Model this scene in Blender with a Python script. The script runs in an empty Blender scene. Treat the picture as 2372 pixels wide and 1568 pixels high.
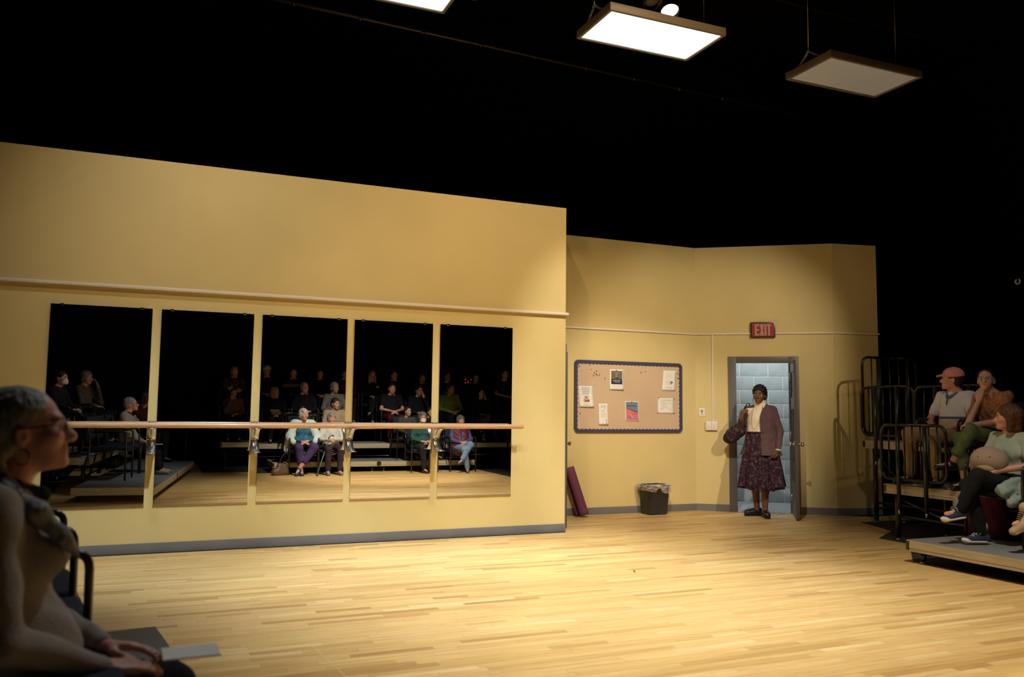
import bpy, bmesh, math, random
import numpy as np
from mathutils import Vector, Matrix

random.seed(7)
np.random.seed(7)
C = bpy.context.scene.collection
R = math.radians

# ------------------------------------------------------------------ camera
FPX, YAW, PITCH, ROLL = 1946.0, 0.4037, 0.0871, 0.0110
CAMZ = 1.27
cd = bpy.data.cameras.new('camera')
cam = bpy.data.objects.new('camera', cd)
C.objects.link(cam)
fw = Vector((math.sin(YAW) * math.cos(PITCH), math.cos(YAW) * math.cos(PITCH), math.sin(PITCH)))
r0 = Vector((math.cos(YAW), -math.sin(YAW), 0))
u0 = r0.cross(fw)
rr = r0 * math.cos(ROLL) + u0 * math.sin(ROLL)
uu = -r0 * math.sin(ROLL) + u0 * math.cos(ROLL)
cam.matrix_world = Matrix(((rr.x, uu.x, -fw.x, 0), (rr.y, uu.y, -fw.y, 0), (rr.z, uu.z, -fw.z, CAMZ), (0, 0, 0, 1)))
cd.sensor_width = 36.0
cd.lens = FPX / 2372 * 36.0
cd.clip_start = 0.05
cd.dof.use_dof = True
cd.dof.focus_distance = 10.0
cd.dof.aperture_fstop = 2.6
bpy.context.scene.camera = cam

# ------------------------------------------------------------------ world, light, exposure
w = bpy.data.worlds.new('dark_theatre')
bpy.context.scene.world = w
w.use_nodes = True
w.node_tree.nodes['Background'].inputs[0].default_value = (1.0, 0.8, 0.6, 1)
w.node_tree.nodes['Background'].inputs[1].default_value = 0.0006
vs = bpy.context.scene.view_settings
vs.view_transform = 'Standard'
vs.look = 'None'
vs.exposure = 0.0
vs.gamma = 1.0
vs.use_curve_mapping = False

WARM = (1.0, 0.72, 0.40)
SOFT = (1.0, 0.86, 0.66)
COOL = (0.93, 0.96, 1.0)


def spot(name, loc, aim, power, angle, col=WARM, blend=0.5, size=0.08):
    d = bpy.data.lights.new(name, 'SPOT')
    d.energy = power
    d.color = col
    d.spot_size = R(angle)
    d.spot_blend = blend
    d.shadow_soft_size = size
    o = bpy.data.objects.new(name, d)
    C.objects.link(o)
    o.location = loc
    o.rotation_euler = (Vector(aim) - Vector(loc)).to_track_quat('-Z', 'Y').to_euler()
    return o


# stage lanterns hung above and behind the frame, plus a few added fill spots
spot('wall_wash_lantern', (0.6, 3.6, 6.2), (1.9, 8.1, 2.1), 430, 76, WARM, 1.0, 0.10)
spot('corner_wash_lantern', (4.4, 2.8, 6.3), (3.7, 8.2, 1.8), 570, 52, WARM, 1.0, 0.10)
spot('low_wash_fill', (-0.5, 5.8, 6.3), (1.0, 8.15, -0.2), 230, 66, (0.90, 0.94, 1.0), 1.0, 0.08)  # unseen cool spot added for the lower wall, in place of panel light
spot('skirting_wash_fill', (0.7, 4.0, 5.9), (0.4, 8.15, -0.7), 980, 34, (0.72, 0.89, 1.0), 0.8, 0.10)  # added cool fill, left half: whitens the foot of the mirror wall
spot('skirting_wash_fill', (3.2, 4.0, 5.9), (2.9, 8.15, -0.7), 980, 34, (0.72, 0.89, 1.0), 0.8, 0.10)  # added cool fill, right half of the same wall foot
spot('floor_wash_lantern', (2.8, 5.3, 6.6), (2.9, 5.7, 0), 2300, 52, (0.84, 0.92, 1.0), 1.0, 0.10)
spot('front_floor_lantern', (3.7, 2.4, 6.4), (3.9, 3.7, 0), 1650, 74, (1.0, 0.88, 0.68), 0.9, 0.10)
spot('door_special_lantern', (5.6, 0.3, 5.6), (6.55, 8.9, 1.8), 1450, 26, (1.0, 0.84, 0.62), 0.7, 0.06)
spot('alcove_lantern', (2.2, 3.6, 6.0), (5.75, 9.0, 0.35), 1150, 30, (0.96, 0.92, 0.84), 0.6, 0.07)
spot('front_row_lantern', (3.9, 6.2, 6.3), (4.1, 0.7, 0.5), 2500, 36, (1.0, 0.93, 0.82), 0.7, 0.08)
spot('left_bank_fill', (2.6, 5.2, 6.2), (-0.4, 2.2, 0.9), 330, 40, (0.9, 0.95, 1.0), 0.9, 0.10)  # unseen dim fill added to lift the woman on the left bank
spot('right_bank_lantern', (3.2, 2.0, 6.0), (7.6, 6.15, 1.6), 240, 17, (1.0, 0.88, 0.76), 0.9, 0.10)
spot('bank_spill_lantern', (9.8, 3.4, 5.4), (7.9, 8.0, 1.6), 75, 46, WARM, 0.8, 0.08)


# ------------------------------------------------------------------ materials
MATS = {}


def mat(name, col, rough=0.6, metal=0.0, var=0.0, vscale=8.0, bump=0.0, bscale=60.0, emit=None, estr=0.0, spec=0.5,
        coat=0.0, sheen=0.0, stretch=None, sss=0.0):
    if name in MATS:
        return MATS[name]
    m = bpy.data.materials.new(name)
    m.use_nodes = True
    nt = m.node_tree
    b = nt.nodes['Principled BSDF']
    b.inputs['Base Color'].default_value = (*col, 1)
    b.inputs['Roughness'].default_value = rough
    b.inputs['Metallic'].default_value = metal
    b.inputs['Specular IOR Level'].default_value = spec
    b.inputs['Coat Weight'].default_value = coat
    b.inputs['Sheen Weight'].default_value = sheen
    if sss:
        b.inputs['Subsurface Weight'].default_value = sss
        b.inputs['Subsurface Radius'].default_value = (0.012, 0.005, 0.003)
    if emit:
        b.inputs['Emission Color'].default_value = (*emit, 1)
        b.inputs['Emission Strength'].default_value = estr
    if var or bump:
        tc = nt.nodes.new('ShaderNodeTexCoord')
        mp = nt.nodes.new('ShaderNodeMapping')
        nt.links.new(tc.outputs['Object'], mp.inputs[0])
        if stretch:
            mp.inputs['Scale'].default_value = stretch
    if var:
        n = nt.nodes.new('ShaderNodeTexNoise')
        n.inputs['Scale'].default_value = vscale
        n.inputs['Detail'].default_value = 4
        nt.links.new(mp.outputs[0], n.inputs[0])
        rp = nt.nodes.new('ShaderNodeValToRGB')
        rp.color_ramp.elements[0].position = 0.3
        rp.color_ramp.elements[1].position = 0.7
        rp.color_ramp.elements[0].color = (*[max(0, c * (1 - var)) for c in col], 1)
        rp.color_ramp.elements[1].color = (*[min(1, c * (1 + var)) for c in col], 1)
        nt.links.new(n.outputs[0], rp.inputs[0])
        nt.links.new(rp.outputs[0], b.inputs['Base Color'])
    if bump:
        n2 = nt.nodes.new('ShaderNodeTexNoise')
        n2.inputs['Scale'].default_value = bscale
        n2.inputs['Detail'].default_value = 3
        nt.links.new(mp.outputs[0], n2.inputs[0])
        bp = nt.nodes.new('ShaderNodeBump')
        bp.inputs['Strength'].default_value = bump
        bp.inputs['Distance'].default_value = 0.01
        nt.links.new(n2.outputs[0], bp.inputs['Height'])
        nt.links.new(bp.outputs[0], b.inputs['Normal'])
    MATS[name] = m
    return m


def fabric(name, col, var=0.15, rough=0.9):
    return mat(name, col, rough, var=var, vscale=14, bump=0.25, bscale=90, spec=0.15, sheen=0.0)


def bands(name, stops, lo, hi, rough=0.9):
    """horizontal colour bands woven into a garment (object Z)"""
    if name in MATS:
        return MATS[name]
    m = mat(name, stops[0][1], rough, bump=0.2, bscale=90, spec=0.15)
    nt = m.node_tree
    tc = nt.nodes.new('ShaderNodeTexCoord')
    sp = nt.nodes.new('ShaderNodeSeparateXYZ')
    mr = nt.nodes.new('ShaderNodeMapRange')
    mr.inputs[1].default_value = lo
    mr.inputs[2].default_value = hi
    rp = nt.nodes.new('ShaderNodeValToRGB')
    rp.color_ramp.interpolation = 'CONSTANT'
    els = rp.color_ramp.elements
    els[0].position, els[0].color = 0, (*stops[0][1], 1)
    els[1].position, els[1].color = stops[1][0], (*stops[1][1], 1)
    for pos, c in stops[2:]:
        e = els.new(pos)
        e.color = (*c, 1)
    nt.links.new(tc.outputs['Object'], sp.inputs[0])
    nt.links.new(sp.outputs[2], mr.inputs[0])
    nt.links.new(mr.outputs[0], rp.inputs[0])
    nt.links.new(rp.outputs[0], nt.nodes['Principled BSDF'].inputs['Base Color'])
    return m


def blotch(name, c1, c2, scale=18, thr=0.55, width=0.08, rough=0.85, c3=None):
    """printed cloth: blotches of c2 on c1"""
    if name in MATS:
        return MATS[name]
    m = mat(name, c1, rough, bump=0.2, bscale=70, spec=0.2)
    nt = m.node_tree
    tc = nt.nodes.new('ShaderNodeTexCoord')
    n = nt.nodes.new('ShaderNodeTexNoise')
    n.inputs['Scale'].default_value = scale
    n.inputs['Detail'].default_value = 5
    n.inputs['Roughness'].default_value = 0.7
    rp = nt.nodes.new('ShaderNodeValToRGB')
    els = rp.color_ramp.elements
    els[0].position, els[0].color = thr - width, (*c1, 1)
    els[1].position, els[1].color = thr + width, (*c2, 1)
    if c3:
        e = els.new(max(0.02, thr - 0.22))
        e.color = (*c3, 1)
    nt.links.new(tc.outputs['Object'], n.inputs[0])
    nt.links.new(n.outputs[0], rp.inputs[0])
    nt.links.new(rp.outputs[0], nt.nodes['Principled BSDF'].inputs['Base Color'])
    return m


def plaid(name, c1, c2, scale=28.0):
    if name in MATS:
        return MATS[name]
    m = mat(name, c1, 0.9, spec=0.15)
    nt = m.node_tree
    tc = nt.nodes.new('ShaderNodeTexCoord')
    outs = []
    for ax in ('X', 'Z'):
        wv = nt.nodes.new('ShaderNodeTexWave')
        wv.bands_direction = ax
        wv.inputs['Scale'].default_value = scale / 3.0
        nt.links.new(tc.outputs['Object'], wv.inputs[0])
        outs.append(wv)
    mx = nt.nodes.new('ShaderNodeMath')
    mx.operation = 'MULTIPLY'
    nt.links.new(outs[0].outputs[1], mx.inputs[0])
    nt.links.new(outs[1].outputs[1], mx.inputs[1])
    rp = nt.nodes.new('ShaderNodeValToRGB')
    els = rp.color_ramp.elements
    els[0].position, els[0].color = 0.15, (*c1, 1)
    els[1].position, els[1].color = 0.45, (*c2, 1)
    nt.links.new(mx.outputs[0], rp.inputs[0])
    nt.links.new(rp.outputs[0], nt.nodes['Principled BSDF'].inputs['Base Color'])
    return m


# ------------------------------------------------------------------ mesh helpers
class MB:
    """collects boxes, tubes and sheets; build() links them as ONE mesh object"""

    def __init__(s):
        s.v, s.f, s.m, s.sm = [], [], [], []

    def add(s, v, f, mi=0, smooth=False):
        k = len(s.v)
        s.v += [tuple(p) for p in v]
        s.f += [tuple(i + k for i in q) for q in f]
        s.m += [mi] * len(f)
        s.sm += [smooth] * len(f)
        return s

    def box(s, lo, hi, mi=0, ch=0.0, M=None):
        x0, y0, z0 = lo
        x1, y1, z1 = hi
        if ch <= 0:
            v = [(x0, y0, z0), (x1, y0, z0), (x1, y1, z0), (x0, y1, z0), (x0, y0, z1), (x1, y0, z1), (x1, y1, z1), (x0, y1, z1)]
            f = [(0, 3, 2, 1), (4, 5, 6, 7), (0, 1, 5, 4), (1, 2, 6, 5), (2, 3, 7, 6), (3, 0, 4, 7)]
        else:
            bm = bmesh.new()
            bmesh.ops.create_cube(bm, size=1)
            for q in bm.verts:
                q.co = ((x0 + x1) / 2 + q.co.x * (x1 - x0), (y0 + y1) / 2 + q.co.y * (y1 - y0), (z0 + z1) / 2 + q.co.z * (z1 - z0))
            bmesh.ops.bevel(bm, geom=bm.edges[:], offset=ch, segments=2, affect='EDGES', profile=0.6)
            bm.verts.index_update()
            v = [tuple(q.co) for q in bm.verts]
            f = [tuple(q.index for q in fc.verts) for fc in bm.faces]
            bm.free()
        if M is not None:
            v = [tuple(M @ Vector(q)) for q in v]
        return s.add(v, f, mi, ch > 0)

    def tube(s, pts, r, n=8, mi=0, closed=False, cap=True):
        pts = [Vector(q) for q in pts]
        k = len(pts)
        rs = r if isinstance(r, (list, tuple)) else [r] * k
        T = []
        for i in range(k):
            a = pts[(i - 1) % k] if (closed or i > 0) else pts[i]
            b = pts[(i + 1) % k] if (closed or i < k - 1) else pts[i]
            T.append((b - a).normalized())
        up = Vector((0, 0, 1)) if abs(T[0].z) < 0.9 else Vector((1, 0, 0))
        nrm = T[0].cross(up).normalized()
        v = []
        for i in range(k):
            nrm = (nrm - T[i] * nrm.dot(T[i])).normalized()
            bn = T[i].cross(nrm)
            for j in range(n):
                a = 2 * math.pi * j / n
                v.append(pts[i] + (nrm * math.cos(a) + bn * math.sin(a)) * rs[i])
        f = []
        for i in range(k if closed else k - 1):
            i2 = (i + 1) % k
            for j in range(n):
                j2 = (j + 1) % n
                f.append((i * n + j, i * n + j2, i2 * n + j2, i2 * n + j))
        if cap and not closed:
            f.append(tuple(range(n - 1, -1, -1)))
            f.append(tuple((k - 1) * n + j for j in range(n)))
        return s.add(v, f, mi, True)

    def lathe(s, prof, n=24, mi=0, M=None, cap=True):
        v = []
        for (r, z) in prof:
            for j in range(n):
                a = 2 * math.pi * j / n
                v.append(Vector((r * math.cos(a), r * math.sin(a), z)))
        f = []
        for i in range(len(prof) - 1):
            for j in range(n):
                j2 = (j + 1) % n
                f.append((i * n + j, i * n + j2, (i + 1) * n + j2, (i + 1) * n + j))
        if cap:
            f.append(tuple(range(n - 1, -1, -1)))
            f.append(tuple((len(prof) - 1) * n + j for j in range(n)))
        if M is not None:
            v = [M @ q for q in v]
        return s.add(v, f, mi, True)

    def ball(s, c, r, n=12, mi=0, M=None):
        c = Vector(c)
        rx = Vector(r) if hasattr(r, '__len__') else Vector((r, r, r))
        v, f = [], []
        h = n // 2
        for i in range(h + 1):
            t = math.pi * i / h
            for j in range(n):
                a = 2 * math.pi * j / n
                q = Vector((math.sin(t) * math.cos(a) * rx.x, math.sin(t) * math.sin(a) * rx.y, math.cos(t) * rx.z))
                if M is not None:
                    q = M @ q
                v.append(c + q)
        for i in range(h):
            for j in range(n):
                j2 = (j + 1) % n
                f.append((i * n + j, (i + 1) * n + j, (i + 1) * n + j2, i * n + j2))
        return s.add(v, f, mi, True)

    def grid(s, P, mi=0, thick=0.0, smooth=True):
        """P: rows x cols of points; thick extrudes along the sheet normal"""
        a, b = len(P), len(P[0])
        top = [Vector(q) for row in P for q in row]
        f = [(i * b + j, i * b + j + 1, (i + 1) * b + j + 1, (i + 1) * b + j) for i in range(a - 1) for j in range(b - 1)]
        if not thick:
            return s.add(top, f, mi, smooth)
        nr = (Vector(P[0][1]) - Vector(P[0][0])).cross(Vector(P[1][0]) - Vector(P[0][0])).normalized()
        bot = [q - nr * thick for q in top]
        k = a * b
        g = [tuple(reversed([i + k for i in q])) for q in f]
        edge = [j for j in range(b)] + [i * b + b - 1 for i in range(1, a)] + [(a - 1) * b + j for j in range(b - 2, -1, -1)] + [i * b for i in range(a - 2, 0, -1)]
        sd = []
        for i in range(len(edge)):
            p, q = edge[i], edge[(i + 1) % len(edge)]
            sd.append((q, p, p + k, q + k))
        return s.add(top + bot, f + g + sd, mi, smooth)

    def prism(s, poly, z0, z1, mi=0, M=None):
        """poly: list of (x,y), extruded in z"""
        n = len(poly)
        v = [Vector((x, y, z0)) for x, y in poly] + [Vector((x, y, z1)) for x, y in poly]
        f = [tuple(range(n - 1, -1, -1)), tuple(range(n, 2 * n))] + [(i, (i + 1) % n, n + (i + 1) % n, n + i) for i in range(n)]
        if M is not None:
            v = [M @ q for q in v]
        return s.add(v, f, mi, False)

    def build(s, name, mats, parent=None):
        me = bpy.data.meshes.new(name)
        me.from_pydata(s.v, [], s.f)
        for m in (mats if isinstance(mats, (list, tuple)) else [mats]):
            me.materials.append(m)
        me.polygons.foreach_set('material_index', s.m)
        me.polygons.foreach_set('use_smooth', s.sm)
        me.update()
        o = bpy.data.objects.new(name, me)
        C.objects.link(o)
        o.parent = parent
        return o


def smooth_path(pts, rad, seg=5):
    pts = [Vector(p) for p in pts]
    out = [pts[0]]
    for i in range(1, len(pts) - 1):
        a, b, c = pts[i - 1], pts[i], pts[i + 1]
        d1, d2 = (a - b), (c - b)
        k = min(rad, d1.length * 0.49, d2.length * 0.49)
        p, q = b + d1.normalized() * k, b + d2.normalized() * k
        for j in range(seg + 1):
            t = j / seg
            out.append(p * (1 - t) ** 2 + b * 2 * t * (1 - t) + q * t * t)
    out.append(pts[-1])
    return out


def spline(pts, seg=6):
    """catmull-rom through pts"""
    P = [Vector(p) for p in pts]
    P = [P[0] * 2 - P[1]] + P + [P[-1] * 2 - P[-2]]
    out = []
    for i in range(1, len(P) - 2):
        for j in range(seg):
            t = j / seg
            a, b, c, d = P[i - 1], P[i], P[i + 1], P[i + 2]
            out.append(0.5 * ((2 * b) + (c - a) * t + (2 * a - 5 * b + 4 * c - d) * t * t + (3 * b - a - 3 * c + d) * t ** 3))
    out.append(P[-2])
    return out


def tag(o, label=None, cat=None, group=None, kind=None):
    if label:
        o['label'] = label
    if cat:
        o['category'] = cat
    if group:
        o['group'] = group
    if kind:
        o['kind'] = kind
    return o


def thing(name, loc=(0, 0, 0), rz=0.0, label=None, cat=None, group=None, kind=None):
    o = bpy.data.objects.new(name, None)
    o.empty_display_size = 0.1
    C.objects.link(o)
    o.location = loc
    o.rotation_euler = (0, 0, rz)
    return tag(o, label, cat, group, kind)


def copy_tree(o, parent=None):
    c = o.copy()
    C.objects.link(c)
    c.parent = parent
    for ch in list(o.children):
        copy_tree(ch, c)
    return c


def text_mesh(body, size, align='CENTER'):
    cu = bpy.data.curves.new('t', 'FONT')
    cu.body = body
    cu.size = size
    cu.align_x = align
    cu.align_y = 'CENTER'
    o = bpy.data.objects.new('t', cu)
    C.objects.link(o)
    dg = bpy.context.evaluated_depsgraph_get()
    me = bpy.data.meshes.new_from_object(o.evaluated_get(dg))
    v = [tuple(q.co) for q in me.vertices]
    f = [tuple(p.vertices) for p in me.polygons]
    bpy.data.objects.remove(o)
    bpy.data.curves.remove(cu)
    bpy.data.meshes.remove(me)
    return v, f

# ------------------------------------------------------------------ shared materials
M_wall = mat('wall_paint', (0.70, 0.555, 0.245), 0.48, var=0.05, vscale=1.3, bump=0.06, bscale=35, spec=0.35)
M_base = mat('rubber_baseboard', (0.17, 0.165, 0.17), 0.5, var=0.08, vscale=5)
M_trim = mat('raceway_plastic', (0.80, 0.70, 0.58), 0.45)
M_frame = mat('door_frame_paint', (0.125, 0.11, 0.10), 0.45, var=0.06, vscale=4)
M_leaf = mat('door_leaf_wood', (0.085, 0.062, 0.05), 0.38, var=0.25, vscale=6, stretch=(8, 8, 0.6))
M_steel = mat('brushed_steel', (0.62, 0.60, 0.57), 0.28, 1.0, var=0.06, vscale=20)
M_chrome = mat('chrome', (0.82, 0.80, 0.76), 0.12, 1.0)
M_black = mat('black_paint', (0.012, 0.011, 0.010), 0.6, var=0.2, vscale=3)
M_drape = mat('black_drape', (0.006, 0.006, 0.006), 0.95, bump=0.3, bscale=5, stretch=(6, 6, 0.3))
M_tube = mat('black_tube', (0.016, 0.015, 0.014), 0.28, 0.0, spec=0.6)
M_rail = mat('rail_tube', (0.035, 0.032, 0.030), 0.25, 0.6, spec=0.6)
M_carpet = mat('grey_carpet', (0.19, 0.192, 0.20), 0.95, var=0.35, vscale=260, bump=0.5, bscale=300, spec=0.1)
M_ply = mat('deck_fascia_wood', (0.46, 0.36, 0.21), 0.6, var=0.18, vscale=7, stretch=(0.5, 6, 8))
M_mirror = mat('mirror_silver', (0.90, 0.91, 0.90), 0.0, 1.0)
M_paper = mat('white_paper', (0.80, 0.76, 0.70), 0.8, var=0.03, vscale=5)
M_block = mat('painted_block', (0.40, 0.43, 0.44), 0.75, var=0.10, vscale=6, bump=0.5, bscale=90)
M_grout = mat('mortar', (0.66, 0.67, 0.66), 0.9, bump=0.3, bscale=120)
M_conc = mat('concrete', (0.36, 0.37, 0.37), 0.7, var=0.1, vscale=3)
M_seat = fabric('chair_cloth_navy', (0.020, 0.026, 0.042))

D, ZT, ZR, XE = 8.154, 3.516, 2.35, 4.118
BC, CDc, DE = Vector((6.70, 9.40, 0)), Vector((8.12, 8.35, 0)), Vector((8.74, 8.22, 0))
ANG_C = math.atan2(CDc.y - BC.y, CDc.x - BC.x)
LEN_C = (CDc - BC).length
MC = Matrix.Translation(BC) @ Matrix.Rotation(ANG_C, 4, 'Z')      # local x along the door wall, -y into the room
ANG_D = math.atan2(DE.y - CDc.y, DE.x - CDc.x)
MD = Matrix.Translation(CDc) @ Matrix.Rotation(ANG_D, 4, 'Z')


def struct(mb, name, m, parent=None, M=None, label=None):
    o = mb.build(name, m, parent)
    if M is not None:
        o.matrix_world = M
    if parent is None:
        o['kind'] = 'structure'
    if label:
        o['label'] = label
    return o


# ------------------------------------------------------------------ black box of the theatre
fl = struct(MB().box((-9, -7.5, -0.10), (14.5, 13.5, -0.012)), 'floor', M_black, label='pale wooden strip floor of the stage')
struct(MB().box((-9, -7.5, 8.2), (14.5, 13.5, 8.3)), 'ceiling', M_black)
struct(MB().box((-9, -7.6, 0), (14.5, -7.5, 8.2)), 'wall_rear', M_drape)
struct(MB().box((-9, 13.5, 0), (14.5, 13.6, 8.2)), 'wall_back', M_drape)
struct(MB().box((-9.1, -7.5, 0), (-9, 13.5, 8.2)), 'wall_left', M_drape)
struct(MB().box((14.5, -7.5, 0), (14.6, 13.5, 8.2)), 'wall_right', M_drape)

# ------------------------------------------------------------------ set walls
wf = struct(MB().box((-3.4, D, 0), (XE, D + 0.09, ZT)), 'wall_front', M_wall, label='long ochre wall carrying the mirrors')
mb = MB().prism([(XE, D + 0.001), (4.70, 9.40), (4.62, 9.44), (XE - 0.06, D + 0.05)], 0, ZT)
struct(mb, 'wall_return', M_wall)
struct(MB().box((4.60, 9.40, 0), (6.72, 9.46, ZT)), 'wall_alcove', M_wall)
OPEN0, OPEN1, OPENZ = 0.527, 1.195, 1.952
mb = MB().box((0, 0, 0), (OPEN0 - 0.05, 0.06, ZT)).box((OPEN1 + 0.05, 0, 0), (LEN_C, 0.06, ZT)).box((OPEN0 - 0.05, 0, OPENZ + 0.04), (OPEN1 + 0.05, 0.06, ZT))
struct(mb, 'wall_door', M_wall, M=MC)
struct(MB().box((-0.01, 0, 0), ((DE - CDc).length, 0.06, ZT)), 'wall_corner', M_wall, M=MD)

# baseboards
struct(MB().box((-3.4, D - 0.008, 0), (XE + 0.006, D, 0.088), ch=0.002), 'baseboard_front', M_base)
struct(MB().box((4.70, 9.392, 0), (6.70, 9.40, 0.088), ch=0.002), 'baseboard_alcove', M_base)
struct(MB().box((0.0, -0.008, 0), (0.425, 0, 0.088)).box((1.32, -0.008, 0), (LEN_C, 0, 0.088)), 'baseboard_door', M_base, M=MC)
struct(MB().box((0, -0.008, 0), ((DE - CDc).length, 0, 0.088)), 'baseboard_corner', M_base, M=MD)
# raceway running round the walls
struct(MB().box((-3.4, D - 0.045, ZR - 0.028), (XE + 0.018, D, ZR), ch=0.004), 'trim_1', M_trim)
struct(MB().box((4.70, 9.382, ZR - 0.022), (6.70, 9.40, ZR), ch=0.003), 'trim_2', M_trim)
struct(MB().box((0.0, -0.018, ZR - 0.022), (0.72, 0, ZR), ch=0.003).box((1.032, -0.018, ZR - 0.022), (LEN_C, 0, ZR), ch=0.003), 'trim_3', M_trim, M=MC)
struct(MB().box((0, -0.018, ZR - 0.022), ((DE - CDc).length + 0.02, 0, ZR), ch=0.003), 'trim_4', M_trim, M=MD)
struct(MB().box((0.214, -0.014, 1.17), (0.232, 0, ZR - 0.022), ch=0.003), 'trim_5', M_trim, M=MC)

# ------------------------------------------------------------------ stage door: frame and leaf
d1 = thing('door_1', label='open brown panelled door in a dark frame, lit corridor behind', kind='structure')
d1.matrix_world = MC
mb = MB().box((0.425, -0.022, 0), (OPEN0, 0.10, 2.033), ch=0.003).box((OPEN1, -0.022, 0), (1.319, 0.10, 2.033), ch=0.003)
mb.box((OPEN0, -0.022, OPENZ), (OPEN1, 0.10, 2.033), ch=0.003)
mb.build('door_frame', M_frame, d1)
# leaf in its own coordinates: x from hinge outward, thickness in y, z up
LW, LT, LH = 0.715, 0.042, 1.93
lp = thing('door_leaf')
lp.parent = d1
lp.location = (OPEN1 + 0.012, -0.030, 0.012)
lp.rotation_euler = (0, 0, R(-91.5))
M_lp = mat('door_panel_wood', (0.066, 0.048, 0.040), 0.45, var=0.2, vscale=6, stretch=(8, 8, 0.6))
st = 0.105
mb = MB().box((0, 0, 0), (st, LT, LH), ch=0.002).box((LW - st, 0, 0), (LW, LT, LH), ch=0.002)
for z0, z1 in ((0, 0.42), (1.33, 1.48), (1.80, LH)):
    mb.box((st, 0, z0), (LW - st, LT, z1))
mb.box((LW / 2 - 0.045, 0, 0.42), (LW / 2 + 0.045, LT, 1.33))
mb.build('stile_frame', M_leaf, lp)
for (x0, x1, z0, z1) in ((st, LW - st, 1.48, 1.80), (st, LW / 2 - 0.045, 0.42, 1.33), (LW / 2 + 0.045, LW - st, 0.42, 1.33)):
    MB().box((x0 - 0.002, 0.012, z0 - 0.002), (x1 + 0.002, LT - 0.012, z1 + 0.002)).build('door_panel', M_lp, lp)
for sy in (-1, 1):
    y0 = 0 if sy < 0 else LT
    Mk = Matrix.Translation((LW - 0.065, y0, 0.90)) @ Matrix.Rotation(R(90 if sy < 0 else -90), 4, 'X')
    MB().lathe([(0.030, 0), (0.031, 0.006), (0.012, 0.010), (0.011, 0.028), (0.020, 0.034), (0.027, 0.045), (0.027, 0.058), (0.018, 0.066), (0.001, 0.067)], 20, M=Mk).build('door_knob', M_chrome, lp)
MB().box((LW - 0.30, -0.0025, 1.375), (LW - 0.24, 0.001, 1.545), ch=0.001).build('door_sign', mat('sign_card', (0.55, 0.50, 0.40), 0.6), lp)
for z in (0.2, 1.0, 1.75):
    MB().tube([(0.0, -0.004, z - 0.05), (0.0, -0.004, z + 0.05)], 0.007, 8).build('hinge', M_steel, lp)

# second door, seen edge-on in the return wall
RW = Vector((4.70 - XE, 9.40 - D, 0))
AR = math.atan2(RW.y, RW.x)
d2 = thing('door_2', label='dark door seen edge-on at the end of the mirror wall, steel knob showing', kind='structure')
d2.matrix_world = Matrix.Translation((XE, D, 0)) @ Matrix.Rotation(AR, 4, 'Z')
MB().box((0.22, -0.022, 0), (1.12, -0.002, 2.033), ch=0.002).build('door_frame', M_frame, d2)
MB().box((0.30, -0.034, 0.01), (1.04, -0.021, 1.95), ch=0.002).build('door_leaf', M_leaf, d2)
MB().lathe([(0.030, 0), (0.031, 0.006), (0.012, 0.010), (0.011, 0.034), (0.020, 0.040), (0.027, 0.050), (0.027, 0.063), (0.018, 0.071), (0.001, 0.072)], 16,
           M=Matrix.Translation((0.98, -0.034, 0.90)) @ Matrix.Rotation(R(90), 4, 'X')).build('door_knob', M_chrome, d2)

# ------------------------------------------------------------------ corridor behind the stage door
hall = thing('wall_corridor', label='grey painted concrete block wall seen through the open stage door', kind='structure')
hall.matrix_world = MC
YB = 1.43
MB().box((-0.6, YB + 0.004, 0), (1.75, YB + 0.10, 2.6)).build('mortar_bed', M_grout, hall)
blk = None
for r_ in range(13):
    off = 0.20 if r_ % 2 else 0.0
    for k in range(9):
        x0 = -0.6 + off + k * 0.406 - 0.2
        z0 = r_ * 0.2035
        if x0 < -0.62 or x0 > 1.4 or z0 > 2.5:
            continue
        if blk is None:
            blk = MB().box((0.006, 0, 0.006), (0.400, 0.03, 0.1975), ch=0.002).build('block', M_block, hall)
            b = blk
        else:
            b = blk.copy()
            C.objects.link(b)
        b.location = (x0, YB + random.uniform(-0.0015, 0.0015), z0)
hf = struct(MB().box((-0.5, 0.062, -0.011), (1.75, YB + 0.01, -0.004)), 'floor_corridor', M_conc, M=MC)
struct(MB().box((-0.66, 0.08, 0), (-0.60, YB + 0.1, 2.6)), 'wall_corridor_left', M_block, M=MC)
struct(MB().box((1.69, 0.08, 0), (1.75, YB + 0.1, 2.6)), 'wall_corridor_right', M_block, M=MC)
struct(MB().box((-0.66, 0.08, 2.6), (1.75, YB + 0.1, 2.66)), 'ceiling_corridor', M_block, M=MC)
ld = bpy.data.lights.new('corridor_fluorescent', 'AREA')
ld.shape = 'RECTANGLE'
ld.size, ld.size_y = 1.2, 0.15
ld.energy = 20
ld.color = (0.84, 0.94, 1.0)
lo = bpy.data.objects.new('corridor_fluorescent', ld)
C.objects.link(lo)
lo.matrix_world = MC @ Matrix.Translation((0.9, 0.75, 2.56))

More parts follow.
